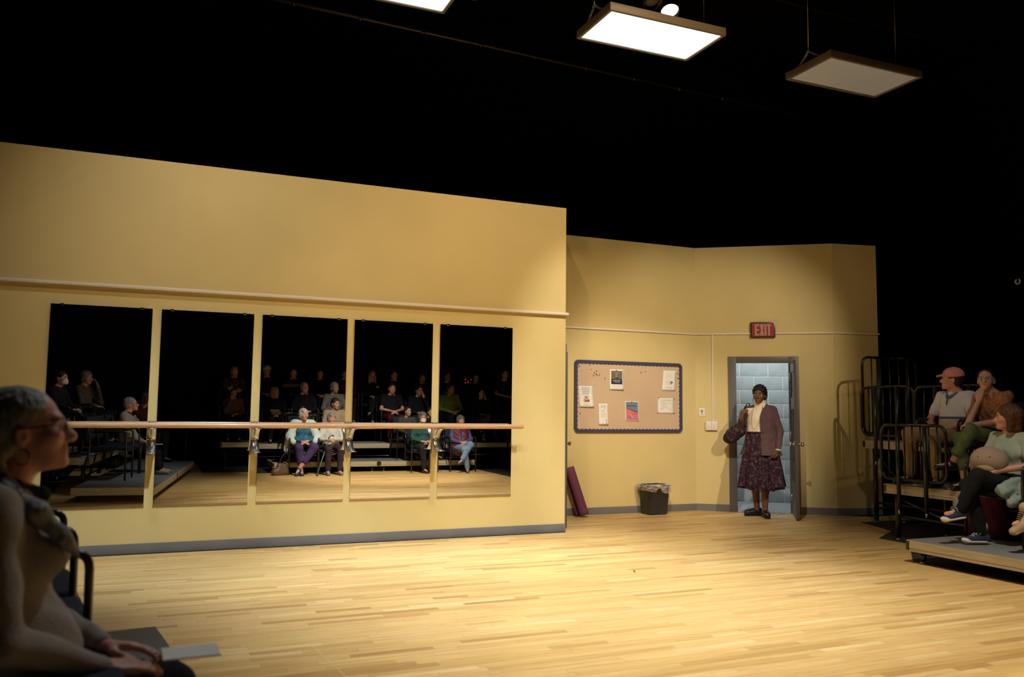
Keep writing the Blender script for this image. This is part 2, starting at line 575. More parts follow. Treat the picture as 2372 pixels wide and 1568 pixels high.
# ------------------------------------------------------------------ wooden floor
M_pl = bpy.data.materials.new('floor_plank_wood')
M_pl.use_nodes = True
nt = M_pl.node_tree
bs = nt.nodes['Principled BSDF']
bs.inputs['Roughness'].default_value = 0.42
bs.inputs['Specular IOR Level'].default_value = 0.4
oi = nt.nodes.new('ShaderNodeObjectInfo')
ge = nt.nodes.new('ShaderNodeNewGeometry')
m1 = nt.nodes.new('ShaderNodeMath')
m1.operation = 'MULTIPLY_ADD'
m1.inputs[1].default_value = 7.31
nt.links.new(oi.outputs['Random'], m1.inputs[0])
nt.links.new(ge.outputs['Random Per Island'], m1.inputs[2])
m2 = nt.nodes.new('ShaderNodeMath')
m2.operation = 'FRACT'
nt.links.new(m1.outputs[0], m2.inputs[0])
rp = nt.nodes.new('ShaderNodeValToRGB')
els = rp.color_ramp.elements
cols = [(0.0, (0.46, 0.275, 0.095)), (0.08, (0.56, 0.35, 0.125)), (0.25, (0.65, 0.43, 0.165)), (0.55, (0.69, 0.47, 0.19)), (0.78, (0.67, 0.425, 0.175)), (0.92, (0.73, 0.51, 0.225)), (1.0, (0.76, 0.55, 0.26))]
els[0].position, els[0].color = cols[0][0], (*cols[0][1], 1)
els[1].position, els[1].color = cols[-1][0], (*cols[-1][1], 1)
for ps, c in cols[1:-1]:
    e = els.new(ps)
    e.color = (*c, 1)
nt.links.new(m2.outputs[0], rp.inputs[0])
# grain along the plank, shifted per plank
mp = nt.nodes.new('ShaderNodeMapping')
mp.inputs['Scale'].default_value = (2.2, 62, 1)
nt.links.new(ge.outputs['Position'], mp.inputs[0])
ns = nt.nodes.new('ShaderNodeTexNoise')
ns.noise_dimensions = '4D'
ns.inputs['Scale'].default_value = 1.0
ns.inputs['Detail'].default_value = 5
ns.inputs['Roughness'].default_value = 0.62
mw = nt.nodes.new('ShaderNodeMath')
mw.operation = 'MULTIPLY'
mw.inputs[1].default_value = 37.0
nt.links.new(m2.outputs[0], mw.inputs[0])
nt.links.new(mp.outputs[0], ns.inputs['Vector'])
nt.links.new(mw.outputs[0], ns.inputs['W'])
gr = nt.nodes.new('ShaderNodeValToRGB')
ge0 = gr.color_ramp.elements
ge0[0].position, ge0[0].color = 0.25, (0.70, 0.66, 0.60, 1)
ge0[1].position, ge0[1].color = 0.62, (1.06, 1.06, 1.06, 1)
nt.links.new(ns.outputs[0], gr.inputs[0])
# fine dark flecks
mp2 = nt.nodes.new('ShaderNodeMapping')
mp2.inputs['Scale'].default_value = (9, 190, 1)
nt.links.new(ge.outputs['Position'], mp2.inputs[0])
ns2 = nt.nodes.new('ShaderNodeTexNoise')
ns2.inputs['Scale'].default_value = 1.0
ns2.inputs['Detail'].default_value = 3
nt.links.new(mp2.outputs[0], ns2.inputs['Vector'])
fr = nt.nodes.new('ShaderNodeValToRGB')
fe = fr.color_ramp.elements
fe[0].position, fe[0].color = 0.28, (0.72, 0.68, 0.62, 1)
fe[1].position, fe[1].color = 0.42, (1, 1, 1, 1)
nt.links.new(ns2.outputs[0], fr.inputs[0])
x1 = nt.nodes.new('ShaderNodeMix')
x1.data_type = 'RGBA'
x1.blend_type = 'MULTIPLY'
x1.inputs[0].default_value = 1.0
nt.links.new(rp.outputs[0], x1.inputs[6])
nt.links.new(gr.outputs[0], x1.inputs[7])
x2 = nt.nodes.new('ShaderNodeMix')
x2.data_type = 'RGBA'
x2.blend_type = 'MULTIPLY'
x2.inputs[0].default_value = 0.8
nt.links.new(x1.outputs[2], x2.inputs[6])
nt.links.new(fr.outputs[0], x2.inputs[7])
nt.links.new(x2.outputs[2], bs.inputs['Base Color'])

PW, GAP = 0.057, 0.0010
rng = random.Random(3)
planks = []
y = -2.6
row = 0
while y < 9.39:
    if y + PW <= D:
        segs = [(-1.2, 8.9)]
    else:
        segs = [(XE + (max(y, D) - D) * 0.467 + 0.01, 6.75 + max(0.0, (9.40 - y - PW)) * 1.352)]
    y1 = min(y + PW, 9.395)
    ya = y
    if y < D < y1:
        pass
    for (sa, sb) in segs:
        x = sa - rng.random() * 1.2
        while x < sb:
            L = rng.choice((0.25, 0.35, 0.45, 0.55, 0.65, 0.75, 0.9, 1.1))
            a, b = max(x, sa), min(x + L, sb)
            if b - a > 0.04:
                planks.append((a, b, ya, y1))
            x += L
    y += PW
    row += 1


def camdepth(x, y):
    v = Vector((x, y, 0)) - Vector((0, 0, CAMZ))
    dz = v.dot(fw)
    if dz < 0.5:
        return None
    px = 1186 + FPX * v.dot(rr) / dz
    py = 784 - FPX * v.dot(uu) / dz
    return px, py, dz


vis = []
for i, (a, b, ya, yb) in enumerate(planks):
    best = None
    for t in (0.05, 0.35, 0.65, 0.95):
        xx = a + (b - a) * t
        q = camdepth(xx, (ya + yb) / 2)
        if q and 200 < q[0] < 2372 and q[1] < 1568 and not (xx < 0.2 and ya < 4.6) and not (xx > 6.15 and ya < 5.5):
            best = q[2] if best is None else min(best, q[2])
    if best:
        vis.append((best, i))
vis.sort()
near = set(i for _, i in vis[:300])
pl_mesh = {}
rest = MB()
for i, (a, b, ya, yb) in enumerate(planks):
    L = round(b - a, 2)
    w_ = yb - ya
    if i in near and abs(w_ - PW) < 1e-6:
        if L not in pl_mesh:
            o = MB().box((GAP / 2, GAP / 2, -0.012), (L - GAP / 2, PW - GAP / 2, 0)).build('plank', M_pl, fl)
            pl_mesh[L] = o.data
        else:
            o = bpy.data.objects.new('plank', pl_mesh[L])
            C.objects.link(o)
            o.parent = fl
        o.location = (a, ya, rng.uniform(-0.0004, 0.0))
    else:
        dz = rng.uniform(-0.0004, 0.0)
        rest.box((a + GAP / 2, ya + GAP / 2, -0.012), (b - GAP / 2, yb - GAP / 2, dz))
ro = rest.build('far_planks', M_pl, fl)
ro['kind'] = 'stuff'
# a seam cut across the boards in the foreground, and a scrap of tape
MB().tube([(0.796, 5.342, -0.0006), (0.853, 4.752, -0.0006), (0.925, 4.00, -0.0006)], 0.0022, 6).build('board_seam', mat('raw_wood_edge', (0.80, 0.66, 0.42), 0.7), fl)
tm = MB().box((-0.045, -0.006, 0.0004), (0.045, 0.006, 0.0012)).build('tape_mark', mat('dark_tape', (0.05, 0.07, 0.04), 0.6))
tm.location = (3.642, 5.963, 0)
tm.rotation_euler = (0, 0, R(62))
tag(tm, 'tiny dark tape mark near the middle of the wooden floor', 'tape')
rg = MB().tube([(0, 0.045 * math.sin(a), 0.045 * math.cos(a)) for a in [0.5 + 5.2 * k / 14 for k in range(15)]], 0.012, 8).build('wall_ring', mat('pale_fitting_glow', (0.5, 0.36, 0.26), 0.5, emit=(0.5, 0.36, 0.26), estr=0.12))  # weak emission imitates light falling on the ring; it is no lamp
rg.location = (14.488, 10.372, 3.75)
tag(rg, 'small pale ring-shaped fitting on the dark wall at the right edge', 'fitting')
# black mats under the seating bank
struct(MB().prism([(6.21, -3), (6.21, 5.52), (7.02, 6.28), (7.02, 6.66), (7.60, 7.03), (7.86, 7.72), (9.6, 7.72), (9.6, -3)], 0.0005, 0.004), 'floor_mat_right', mat('black_mat', (0.02, 0.022, 0.026), 0.7, var=0.3, vscale=30))
struct(MB().prism([(0.9, 0.02), (0.9, -3.3), (9.2, -3.3), (9.2, 0.02)], 0.0005, 0.004), 'floor_mat_rear', MATS['black_mat'])

# ------------------------------------------------------------------ mirrors
MX = [(-0.828, -0.024), (0.052, 0.850), (0.927, 1.729), (1.798, 2.601), (2.679, 3.482)]
MZ0, MZ1 = 0.413, 2.154
TILT = [0.55, 0.40, 0.30, 0.30, 0.30]
ORD = ['leftmost tall frameless wall mirror, partly behind the grey-haired woman', 'second tall wall mirror from the left, reflecting an empty aisle',
       'middle tall wall mirror, reflecting the woman in the pale shawl', 'fourth tall wall mirror from the left, reflecting the masked woman',
       'rightmost tall wall mirror, reflecting the woman in the maroon vest']
for i, (a, b) in enumerate(MX):
    t = thing('wall_mirror', (a, D - 0.005, MZ0), 0, ORD[i], 'mirror', 'row of five wall mirrors')
    t.rotation_euler = (R(TILT[i]), 0, 0)
    wd, hh = b - a, MZ1 - MZ0
    MB().box((0, -0.004, 0), (wd, 0.001, hh)).build('mirror_glass', M_mirror, t)
    MB().box((-0.002, -0.007, -0.006), (wd + 0.002, -0.0045, 0.006)).box((-0.002, -0.007, -0.008), (wd + 0.002, 0.002, -0.004)).build('bottom_channel', M_steel, t)
    for cx in (0.085, wd - 0.085):
        MB().box((cx - 0.016, -0.008, hh - 0.010), (cx + 0.016, -0.0045, hh + 0.003), ch=0.001).box((cx - 0.016, -0.008, hh + 0.001), (cx + 0.016, 0.004, hh + 0.005)).build('mirror_clip', M_chrome, t)

# ------------------------------------------------------------------ ballet barre
M_oak = mat('barre_oak', (0.62, 0.36, 0.19), 0.32, var=0.16, vscale=5, stretch=(0.8, 14, 14), coat=0.3)
ba = thing('ballet_barre', (0, D - 0.2, 1.12), 0, 'long round wooden ballet barre on steel brackets across the mirrors', 'barre')
MB().tube([(-0.80, 0, 0), (-0.79, 0, 0), (3.525, 0, 0), (3.533, 0, 0)], [0.020, 0.0235, 0.0235, 0.020], 20).build('rail', M_oak, ba)
prof = [(q.x, q.y) for q in spline([(a, b, 0) for a, b in [(-0.055, -0.026), (0.01, -0.027), (0.055, -0.034), (0.115, -0.075), (0.140, -0.125), (0.115, -0.180), (0.06, -0.228), (0.015, -0.236), (-0.05, -0.236)]], 5)]
for bx in (0.014, 0.889, 1.764, 2.640):
    br = thing('bracket')
    br.parent = ba
    br.location = (bx, 0, 0)
    g = [[(-0.036, a, b), (0.036, a, b)] for a, b in prof]
    MB().grid(g, thick=0.006).build('curved_strap', M_steel, br)
    MB().box((-0.030, 0.170, -0.275), (0.030, 0.1995, 0.040), ch=0.002).build('wall_plate', mat('bracket_plate', (0.40, 0.33, 0.22), 0.4, 0.6), br)
    MB().tube([(0, 0.135, -0.125), (0, 0.175, -0.125)], 0.012, 10).build('bolt', M_chrome, br)

# ------------------------------------------------------------------ bulletin board
BX0, BX1, BZ0, BZ1, BY = 4.866, 6.470, 1.023, 1.934, 9.400
bb = thing('bulletin_board', (0, BY, 0), 0, 'tan bulletin board with dark blue frame and scalloped border', 'notice board')
M_cork = mat('tan_board_cloth', (0.60, 0.43, 0.28), 0.85, var=0.05, vscale=2.0, bump=0.15, bscale=200)
M_bord = mat('blue_border', (0.050, 0.047, 0.095), 0.6)
MB().box((BX0 + 0.01, -0.012, BZ0 + 0.01), (BX1 - 0.01, -0.0005, BZ1 - 0.01)).build('board_panel', M_cork, bb)
# frame ring: rounded outside, scalloped inside
N = 560
W_, H_ = BX1 - BX0, BZ1 - BZ0
cx_, cz_ = (BX0 + BX1) / 2, (BZ0 + BZ1) / 2


def rrect(t, w, h, r):
    """point and outward normal on a rounded rectangle at perimeter fraction t"""
    sx, sz = w - 2 * r, h - 2 * r
    P = 2 * sx + 2 * sz + 2 * math.pi * r
    d = t * P
    segs = [('l', sx, (-sx / 2, h / 2), (1, 0), (0, 1)), ('a', math.pi * r / 2, (sx / 2, sz / 2), 90, 0), ('l', sz, (w / 2, sz / 2), (0, -1), (1, 0)), ('a', math.pi * r / 2, (sx / 2, -sz / 2), 0, 0),
            ('l', sx, (sx / 2, -h / 2), (-1, 0), (0, -1)), ('a', math.pi * r / 2, (-sx / 2, -sz / 2), -90, 0), ('l', sz, (-w / 2, -sz / 2), (0, 1), (-1, 0)), ('a', math.pi * r / 2, (-sx / 2, sz / 2), 180, 0)]
    for k, L, p, a, n in segs:
        if d <= L or k == 'a' and p == (-sx / 2, sz / 2):
            if k == 'l':
                return (p[0] + a[0] * d, p[1] + a[1] * d), n
            an = R(a) - d / r
            return (p[0] + r * math.cos(an), p[1] + r * math.sin(an)), (math.cos(an), math.sin(an))
        d -= L
    return (0, 0), (0, 1)


ro_, ri_ = [], []
NS = 84
for i in range(N):
    t = i / N
    (x, z), _ = rrect(t, W_, H_, 0.055)
    ro_.append((cx_ + x, cz_ + z))
    (x, z), n = rrect(t, W_ - 0.084, H_ - 0.084, 0.004)
    k = abs(math.sin(math.pi * NS * t)) * 0.011
    ri_.append((cx_ + x + n[0] * (k - 0.006), cz_ + z + n[1] * (k - 0.006)))
v = [(x, -0.026, z) for x, z in ro_] + [(x, -0.026, z) for x, z in ri_] + [(x, -0.0005, z) for x, z in ro_] + [(x, -0.0115, z) for x, z in ri_]
f = []
for i in range(N):
    j = (i + 1) % N
    f += [(i, N + i, N + j, j), (2 * N + i, i, j, 2 * N + j), (N + i, 3 * N + i, 3 * N + j, N + j)]
MB().add(v, f).build('scalloped_frame', M_bord, bb)

TXT = {}


def paper(label, xc, zc, w_, h_, shear=0.0, curl=0.012, yb=BY - 0.0125, M0=None, prints=(), cat='paper', m=None, group='papers on the bulletin board'):
    t = thing('pinned_paper', label=label, cat=cat, group=group)
    t.matrix_world = (M0 if M0 is not None else Matrix.Identity(4)) @ Matrix.Translation((xc, yb, zc))

    def P(u, v_, e=0.0):
        k = (h_ / 2 - v_) / h_
        return Vector((u + shear * (0.5 - k), -0.0012 - e - curl * k * k * (0.75 + 0.5 * u / w_), v_))
    rows = [[P(-w_ / 2 + w_ * i / 6, h_ / 2 - h_ * j / 10) for i in range(7)] for j in range(11)]
    MB().grid(rows, thick=0.0006).build('sheet', m or M_paper, t)
    for pr in prints:
        kind = pr[0]
        if kind == 'q':           # rectangle: x0,x1,z0,z1 as fractions of the sheet from its lower left
            _, nm, x0, x1, z0, z1, mm = pr
            g = [[P((x0 + (x1 - x0) * i / 4 - 0.5) * w_, (z1 + (z0 - z1) * j / 6 - 0.5) * h_, 0.0009) for i in range(5)] for j in range(7)]
            MB().grid(g).build(nm, mm, t)
        elif kind == 'p':         # polygon of fractions
            _, nm, pts, mm, e = pr
            v = [P((a - 0.5) * w_, (b - 0.5) * h_, e) for a, b in pts]
            MB().add(v, [tuple(range(len(v) - 1, -1, -1))]).build(nm, mm, t)
        else:
            _, body, x, z, size, mm, e = pr
            tv, tf = text_mesh(body, size)
            MB().add([P((x - 0.5) * w_ + a, (z - 0.5) * h_ + b, e) for a, b, _c in tv], [tuple(q) for q in tf]).build('lettering', mm, t)
    return t


I_blk = mat('ink_black', (0.02, 0.02, 0.025), 0.8)
I_gry = mat('ink_grey', (0.42, 0.40, 0.38), 0.8)
I_grn = mat('ink_green', (0.05, 0.13, 0.05), 0.8)
I_red = mat('ink_rust', (0.36, 0.10, 0.05), 0.8)
I_tan = mat('ink_tan', (0.58, 0.36, 0.26), 0.8)
I_nav = mat('ink_navy', (0.010, 0.014, 0.045), 0.7)
I_olv = mat('ink_olive', (0.15, 0.14, 0.07), 0.7)
I_pnk = mat('ink_pink', (0.72, 0.17, 0.19), 0.7)
I_sla = mat('ink_slate', (0.17, 0.22, 0.28), 0.7)
I_wht = mat('ink_white', (0.72, 0.70, 0.68), 0.7)
I_blu = mat('ink_blue', (0.20, 0.23, 0.40), 0.7)


def lines(x0, x1, z, n, dz, mm=I_gry, th=0.010):
    return [('q', 'print', x0 + 0.02 * ((k * 7) % 3), x1 - 0.02 * ((k * 5) % 3), z - k * dz - th, z - k * dz, mm) for k in range(n)]


def dashes(x0, x1, z, hgt, mm, e):
    """a line of print too small to read: a row of letter-sized strokes"""
    rg = random.Random(int(z * 1000 + x0 * 77))
    out, x = [], x0
    while x < x1 - 0.02:
        wd = rg.uniform(0.022, 0.036)
        if rg.random() > 0.16:
            k = hgt * rg.uniform(0.7, 1.0)
            out.append(('p', 'print', [(x, z), (min(x1, x + wd * 0.7), z), (min(x1, x + wd * 0.7), z + k), (x, z + k)], mm, e))
        x += wd
    return out


paper('white flyer with green heading reading Saturday Morning Farmers Market, left edge of board', 5.034, 1.473, 0.199, 0.264, -0.009, 0.022, prints=[
    ('t', 'SATURDAY', 0.48, 0.905, 0.026, I_grn, 0.0009), ('t', 'MORNING', 0.48, 0.815, 0.026, I_grn, 0.0009), ('t', 'FARMERS', 0.48, 0.725, 0.026, I_grn, 0.0009), ('t', 'MARKET', 0.48, 0.635, 0.026, I_grn, 0.0009),
    ('p', 'picture', [(0.30, 0.24), (0.70, 0.24), (0.73, 0.36), (0.62, 0.42), (0.60, 0.46), (0.40, 0.46), (0.33, 0.40), (0.28, 0.33)], I_tan, 0.0009),
    ('p', 'picture', [(0.36, 0.25), (0.70, 0.25), (0.72, 0.34), (0.55, 0.33), (0.40, 0.33)], I_red, 0.0014),
    ('p', 'picture', [(0.36, 0.46), (0.64, 0.46), (0.60, 0.50), (0.40, 0.50)], I_red, 0.0014)] + lines(0.28, 0.72, 0.565, 2, 0.055) + lines(0.25, 0.75, 0.16, 3, 0.045))
paper('poster with a dancer photograph above a navy text panel, upper middle of board', 5.474, 1.697, 0.200, 0.261, 0.007, 0.020, prints=[
    ('q', 'photo_area', 0.10, 0.90, 0.52, 0.93, I_olv), ('q', 'text_panel', 0.10, 0.90, 0.27, 0.52, I_nav),
    ('p', 'picture', [(0.42, 0.58), (0.38, 0.60), (0.44, 0.66), (0.42, 0.78), (0.30, 0.86), (0.34, 0.89), (0.44, 0.84), (0.50, 0.92), (0.56, 0.84), (0.68, 0.89), (0.70, 0.86), (0.56, 0.78), (0.56, 0.66), (0.62, 0.62), (0.58, 0.58)], mat('ink_mauve', (0.30, 0.20, 0.20), 0.7), 0.0016),
    ('p', 'picture', [(0.40, 0.56), (0.62, 0.56), (0.60, 0.62), (0.42, 0.61)], I_blk, 0.0020),
    ] + dashes(0.20, 0.80, 0.44, 0.035, I_wht, 0.0020) + dashes(0.26, 0.76, 0.37, 0.035, I_wht, 0.0020) + lines(0.16, 0.86, 0.20, 2, 0.04))
paper('curled white flyer with small dancing silhouette, upper right of board', 6.272, 1.704, 0.200, 0.264, 0.026, 0.010, prints=[
    ('p', 'silhouette', [(0.60, 0.30), (0.66, 0.30), (0.655, 0.40), (0.67, 0.46), (0.64, 0.49), (0.60, 0.46)], I_blk, 0.0009),
    ('p', 'silhouette', [(0.68, 0.30), (0.70, 0.36), (0.80, 0.38), (0.72, 0.46), (0.68, 0.44)], I_blk, 0.0009)] + lines(0.24, 0.54, 0.46, 4, 0.04) + lines(0.24, 0.80, 0.19, 3, 0.035) + lines(0.30, 0.66, 0.74, 2, 0.05, mat('ink_faint', (0.62, 0.55, 0.46), 0.8)))
paper('narrow white flyer reading Babysitter for Hire with torn tabs, lower left', 5.282, 1.254, 0.134, 0.266, 0.0, 0.020, prints=[
    ('t', 'Babysitter', 0.54, 0.915, 0.018, I_blk, 0.0009), ('t', 'for Hire!', 0.50, 0.84, 0.020, I_blk, 0.0009),
    ('p', 'drawing', [(0.30, 0.62), (0.36, 0.68), (0.48, 0.71), (0.44, 0.67), (0.38, 0.62)], I_gry, 0.0009),
    ('p', 'drawing', [(0.54, 0.74), (0.64, 0.78), (0.66, 0.70), (0.60, 0.72)], I_gry, 0.0009),
    ('p', 'drawing', [(0.46, 0.60), (0.62, 0.60), (0.66, 0.64), (0.50, 0.64)], I_gry, 0.0009),
    ('q', 'torn_gap', 0.74, 0.82, 0.0, 0.27, mat('gap_shadow_cloth', (0.42, 0.30, 0.19), 0.9)), ('q', 'tab_cut', 0.36, 0.375, 0.0, 0.19, I_gry)]
    + lines(0.22, 0.80, 0.53, 3, 0.035) + lines(0.22, 0.80, 0.40, 2, 0.05))
paper('pink and slate blue poster with a diagonal edge, lower middle of board', 5.703, 1.294, 0.201, 0.257, -0.004, 0.004, prints=[
    ('q', 'slate_field', 0.06, 0.93, 0.05, 0.965, I_sla),
    ('p', 'pink_field', [(0.06, 0.05), (0.93, 0.05), (0.93, 0.45), (0.06, 0.67)], I_pnk, 0.0028),
    ('p', 'diagonal_edge', [(0.06, 0.655), (0.93, 0.435), (0.93, 0.475), (0.06, 0.675)], I_blk, 0.0036),
    ('p', 'blue_shape', [(0.17, 0.22), (0.30, 0.32), (0.50, 0.13), (0.36, 0.13)], I_blu, 0.0040),
    ('p', 'pale_shape', [(0.30, 0.33), (0.36, 0.36), (0.60, 0.17), (0.54, 0.15)], mat('ink_rose', (0.75, 0.33, 0.36), 0.7), 0.0040),
    ('t', 'OPEN SWING', 0.46, 0.77, 0.023, I_nav, 0.0040)] + dashes(0.58, 0.80, 0.46, 0.04, I_red, 0.0044) + dashes(0.54, 0.86, 0.34, 0.07, I_red, 0.0044)
    + [('p', 'print', [(0.52, z), (0.92, z), (0.92, z + 0.012), (0.52, z + 0.012)], I_blu, 0.0040) for z in (0.20, 0.155, 0.11)])
paper('landscape white notice pinned at four corners with a pencil diagram, right side', 6.220, 1.372, 0.251, 0.200, 0.0, 0.004, prints=dashes(0.20, 0.86, 0.85, 0.035, I_blk, 0.0009) + lines(0.18, 0.58, 0.76, 3, 0.06, I_gry, 0.012) + lines(0.64, 0.82, 0.76, 3, 0.06, I_gry, 0.012) + lines(0.2, 0.6, 0.54, 2, 0.055, I_gry, 0.012)
    + [('p', 'diagram', [(a, b), (c, d), (c, d + 0.02), (a, b + 0.02)], I_gry, 0.0009) for a, b, c, d in ((0.14, 0.26, 0.34, 0.36), (0.18, 0.22, 0.36, 0.31), (0.36, 0.36, 0.50, 0.42), (0.50, 0.42, 0.66, 0.33), (0.66, 0.32, 0.84, 0.24), (0.74, 0.20, 0.86, 0.18), (0.30, 0.42, 0.42, 0.44))])
paper('small white notice taped to the wall above the light switches', 0.079, 1.292, 0.080, 0.112, 0.0, 0.0, yb=-0.0005, M0=MC, prints=[
    ('p', 'emblem', [(0.35, 0.52), (0.65, 0.52), (0.72, 0.66), (0.65, 0.78), (0.35, 0.78), (0.28, 0.66)], mat('ink_ochre', (0.34, 0.24, 0.07), 0.8), 0.0009),
    ('p', 'emblem', [(0.44, 0.34), (0.58, 0.34), (0.60, 0.44), (0.50, 0.50), (0.42, 0.44)], I_blk, 0.0009)] + lines(0.18, 0.84, 0.25, 2, 0.08, I_gry, 0.03), group=None)

pinm = [mat('pin_dark', (0.05, 0.02, 0.02), 0.4), mat('pin_brass', (0.45, 0.28, 0.12), 0.4), mat('pin_white', (0.8, 0.78, 0.72), 0.4)]
pin = None
PINS = [(4.920, 1.875, 0), (4.933, 1.854, 0), (5.085, 1.871, 1), (5.101, 1.818, 1), (5.178, 1.801, 0), (5.146, 1.776, 0), (5.172, 1.761, 0), (5.187, 1.751, 0), (5.137, 1.742, 0), (5.221, 1.752, 0), (5.301, 1.708, 0), (5.837, 1.799, 0), (5.906, 1.816, 1), (5.469, 1.813, 0), (5.694, 1.414, 0), (6.101, 1.473, 0), (6.342, 1.465, 0), (6.092, 1.281, 0), (6.343, 1.276, 0), (4.945, 1.261, 0), (6.402, 1.805, 0), (6.405, 1.738, 0), (4.968, 1.806, 2)]
PLAB = ['dark push pin in the top left corner of the board', 'dark push pin just below the top left corner pin', 'brassy push pin along the top edge above the pin cluster', 'brassy push pin at the left of the pin cluster',
        'topmost dark push pin of the cluster at the upper left', 'dark push pin in the middle left of the pin cluster', 'dark push pin in the middle of the pin cluster', 'dark push pin right of middle in the pin cluster', 'lowest dark push pin of the cluster, larger looking',
        'rightmost dark push pin of the cluster', 'lone dark push pin between the cluster and the dancer poster', 'dark push pin alone right of the dancer poster', 'brassy push pin alone near the top middle right', 'dark push pin holding the dancer poster', 'dark push pin holding the pink poster',
        'dark push pin at the upper left corner of the landscape notice', 'dark push pin at the upper right corner of the landscape notice', 'dark push pin at the lower left corner of the landscape notice', 'dark push pin at the lower right corner of the landscape notice', 'lone dark push pin below the market flyer',
        'upper dark push pin at the right edge of the board', 'lower dark push pin at the right edge of the board', 'lone white push pin near the board top left corner']
for (x, z, k), lb in zip(PINS, PLAB):
    o = MB().lathe([(0.0008, 0.0), (0.0010, 0.006), (0.0062, 0.007), (0.0058, 0.012), (0.003, 0.014)], 8, M=Matrix.Rotation(R(90), 4, 'X')).build('push_pin', pinm[k])
    onp = any(abs(x - a) < 0.02 and abs(z - b) < 0.02 for a, b in ((5.469, 1.813), (5.694, 1.414), (6.101, 1.473), (6.342, 1.465), (6.092, 1.281), (6.343, 1.276)))
    o.location = (x, BY - 0.0125 - (0.003 if onp else 0), z)
    tag(o, lb, 'push pin', 'push pins on the bulletin board')

# ------------------------------------------------------------------ exit sign, switches
ex = thing('exit_sign', label='red exit sign with pale letters in a black case', cat='sign')
ex.matrix_world = MC @ Matrix.Translation((0.876, 0, 2.387))
MB().box((-0.155, -0.045, -0.101), (0.155, 0.0, 0.101), ch=0.003).build('case', M_tube, ex)
MB().box((-0.142, -0.048, -0.090), (0.142, -0.0445, 0.090)).build('red_face', mat('exit_red', (0.30, 0.006, 0.012), 0.45, emit=(0.5, 0.01, 0.02), estr=0.03), ex)
M_exl = mat('exit_letters', (0.42, 0.30, 0.22), 0.6)


def bar_letter(name, polys):
    mb = MB()
    for p in polys:
        v = [(x, -0.0492, z) for x, z in p]
        mb.add(v, [tuple(range(len(v)))] if False else [tuple(range(len(v) - 1, -1, -1))])
    return mb.build(name, M_exl, ex)


zt, zb, th = 0.070, -0.078, 0.022
x = -0.103
bar_letter('letter', [[(x, zb), (x + 0.022, zb), (x + 0.022, zt), (x, zt)], [(x + 0.022, zb), (x + 0.056, zb), (x + 0.056, zb + th), (x + 0.022, zb + th)], [(x + 0.022, -0.015), (x + 0.052, -0.015), (x + 0.052, 0.007), (x + 0.022, 0.007)], [(x + 0.022, zt - th), (x + 0.056, zt - th), (x + 0.056, zt), (x + 0.022, zt)]])
x = -0.040
bar_letter('letter', [[(x, zb), (x + 0.052, zb), (x + 0.037, -0.004), (x + 0.052, zt), (x, zt), (x + 0.015, -0.004)]])
x = 0.019
bar_letter('letter', [[(x, zb), (x + 0.023, zb), (x + 0.023, zt), (x, zt)]])
x = 0.047
bar_letter('letter', [[(x, zt - th), (x + 0.056, zt - th), (x + 0.056, zt), (x, zt)], [(x + 0.017, zb), (x + 0.040, zb), (x + 0.040, zt - th), (x + 0.017, zt - th)]])

for k, s in enumerate((0.166, 0.242)):
    sw = thing('light_switch', label=('white light switch plate, the one nearer the alcove corner', 'white light switch plate, the one nearer the stage door')[k], cat='switch', group='pair of light switches')
    sw.matrix_world = MC @ Matrix.Translation((s, 0, 1.115))
    MB().box((-0.0375, -0.040, -0.058), (0.0375, 0, 0.058), ch=0.004).build('switch_plate', mat('switch_white', (0.80, 0.72, 0.66), 0.4), sw)
    MB().box((-0.016, -0.044, -0.033), (0.016, -0.039, 0.033), ch=0.002).build('rocker', mat('switch_rocker', (0.76, 0.68, 0.62), 0.35), sw)

# ------------------------------------------------------------------ waste bin with plastic liner
M_bin = mat('bin_plastic', (0.028, 0.026, 0.025), 0.55, var=0.2, vscale=20)
wb = thing('waste_bin', (5.93, 9.225, 0.0), R(4), 'dark grey plastic waste bin standing by the alcove baseboard', 'bin')


def sq_ring(w_, d_, r, z, n=40):
    out = []
    for i in range(n):
        (x, y), _n = rrect(i / n, w_, d_, r)
        out.append(Vector((x, y, z)))
    return out


rings = [sq_ring(0.27, 0.20, 0.03, 0.004), sq_ring(0.285, 0.21, 0.035, 0.02), sq_ring(0.335, 0.25, 0.04, 0.355), sq_ring(0.352, 0.268, 0.04, 0.358), sq_ring(0.354, 0.270, 0.04, 0.372), sq_ring(0.334, 0.25, 0.04, 0.374), sq_ring(0.328, 0.243, 0.04, 0.35), sq_ring(0.275, 0.195, 0.03, 0.02)]
v, f = [], []
for r_ in rings:
    v += r_
n = 40
for i in range(len(rings) - 1):
    f += [(i * n + (j + 1) % n, i * n + j, (i + 1) * n + j, (i + 1) * n + (j + 1) % n) for j in range(n)]
f += [tuple(range(n)), tuple(range(8 * n - 1, 7 * n - 1, -1))]
MB().add(v, f, 0, True).build('bin_body', M_bin, wb)
M_liner = bpy.data.materials.new('clear_liner')
M_liner.use_nodes = True
nt = M_liner.node_tree
nt.nodes.clear()
out = nt.nodes.new('ShaderNodeOutputMaterial')
mx = nt.nodes.new('ShaderNodeMixShader')
tr = nt.nodes.new('ShaderNodeBsdfTransparent')
df = nt.nodes.new('ShaderNodeBsdfPrincipled')
df.inputs['Base Color'].default_value = (0.75, 0.68, 0.58, 1)
df.inputs['Roughness'].default_value = 0.25
nz = nt.nodes.new('ShaderNodeTexNoise')
nz.inputs['Scale'].default_value = 14
rmp = nt.nodes.new('ShaderNodeMapRange')
rmp.inputs[1].default_value = 0.35
rmp.inputs[2].default_value = 0.7
rmp.inputs[3].default_value = 0.12
rmp.inputs[4].default_value = 0.75
tc = nt.nodes.new('ShaderNodeTexCoord')
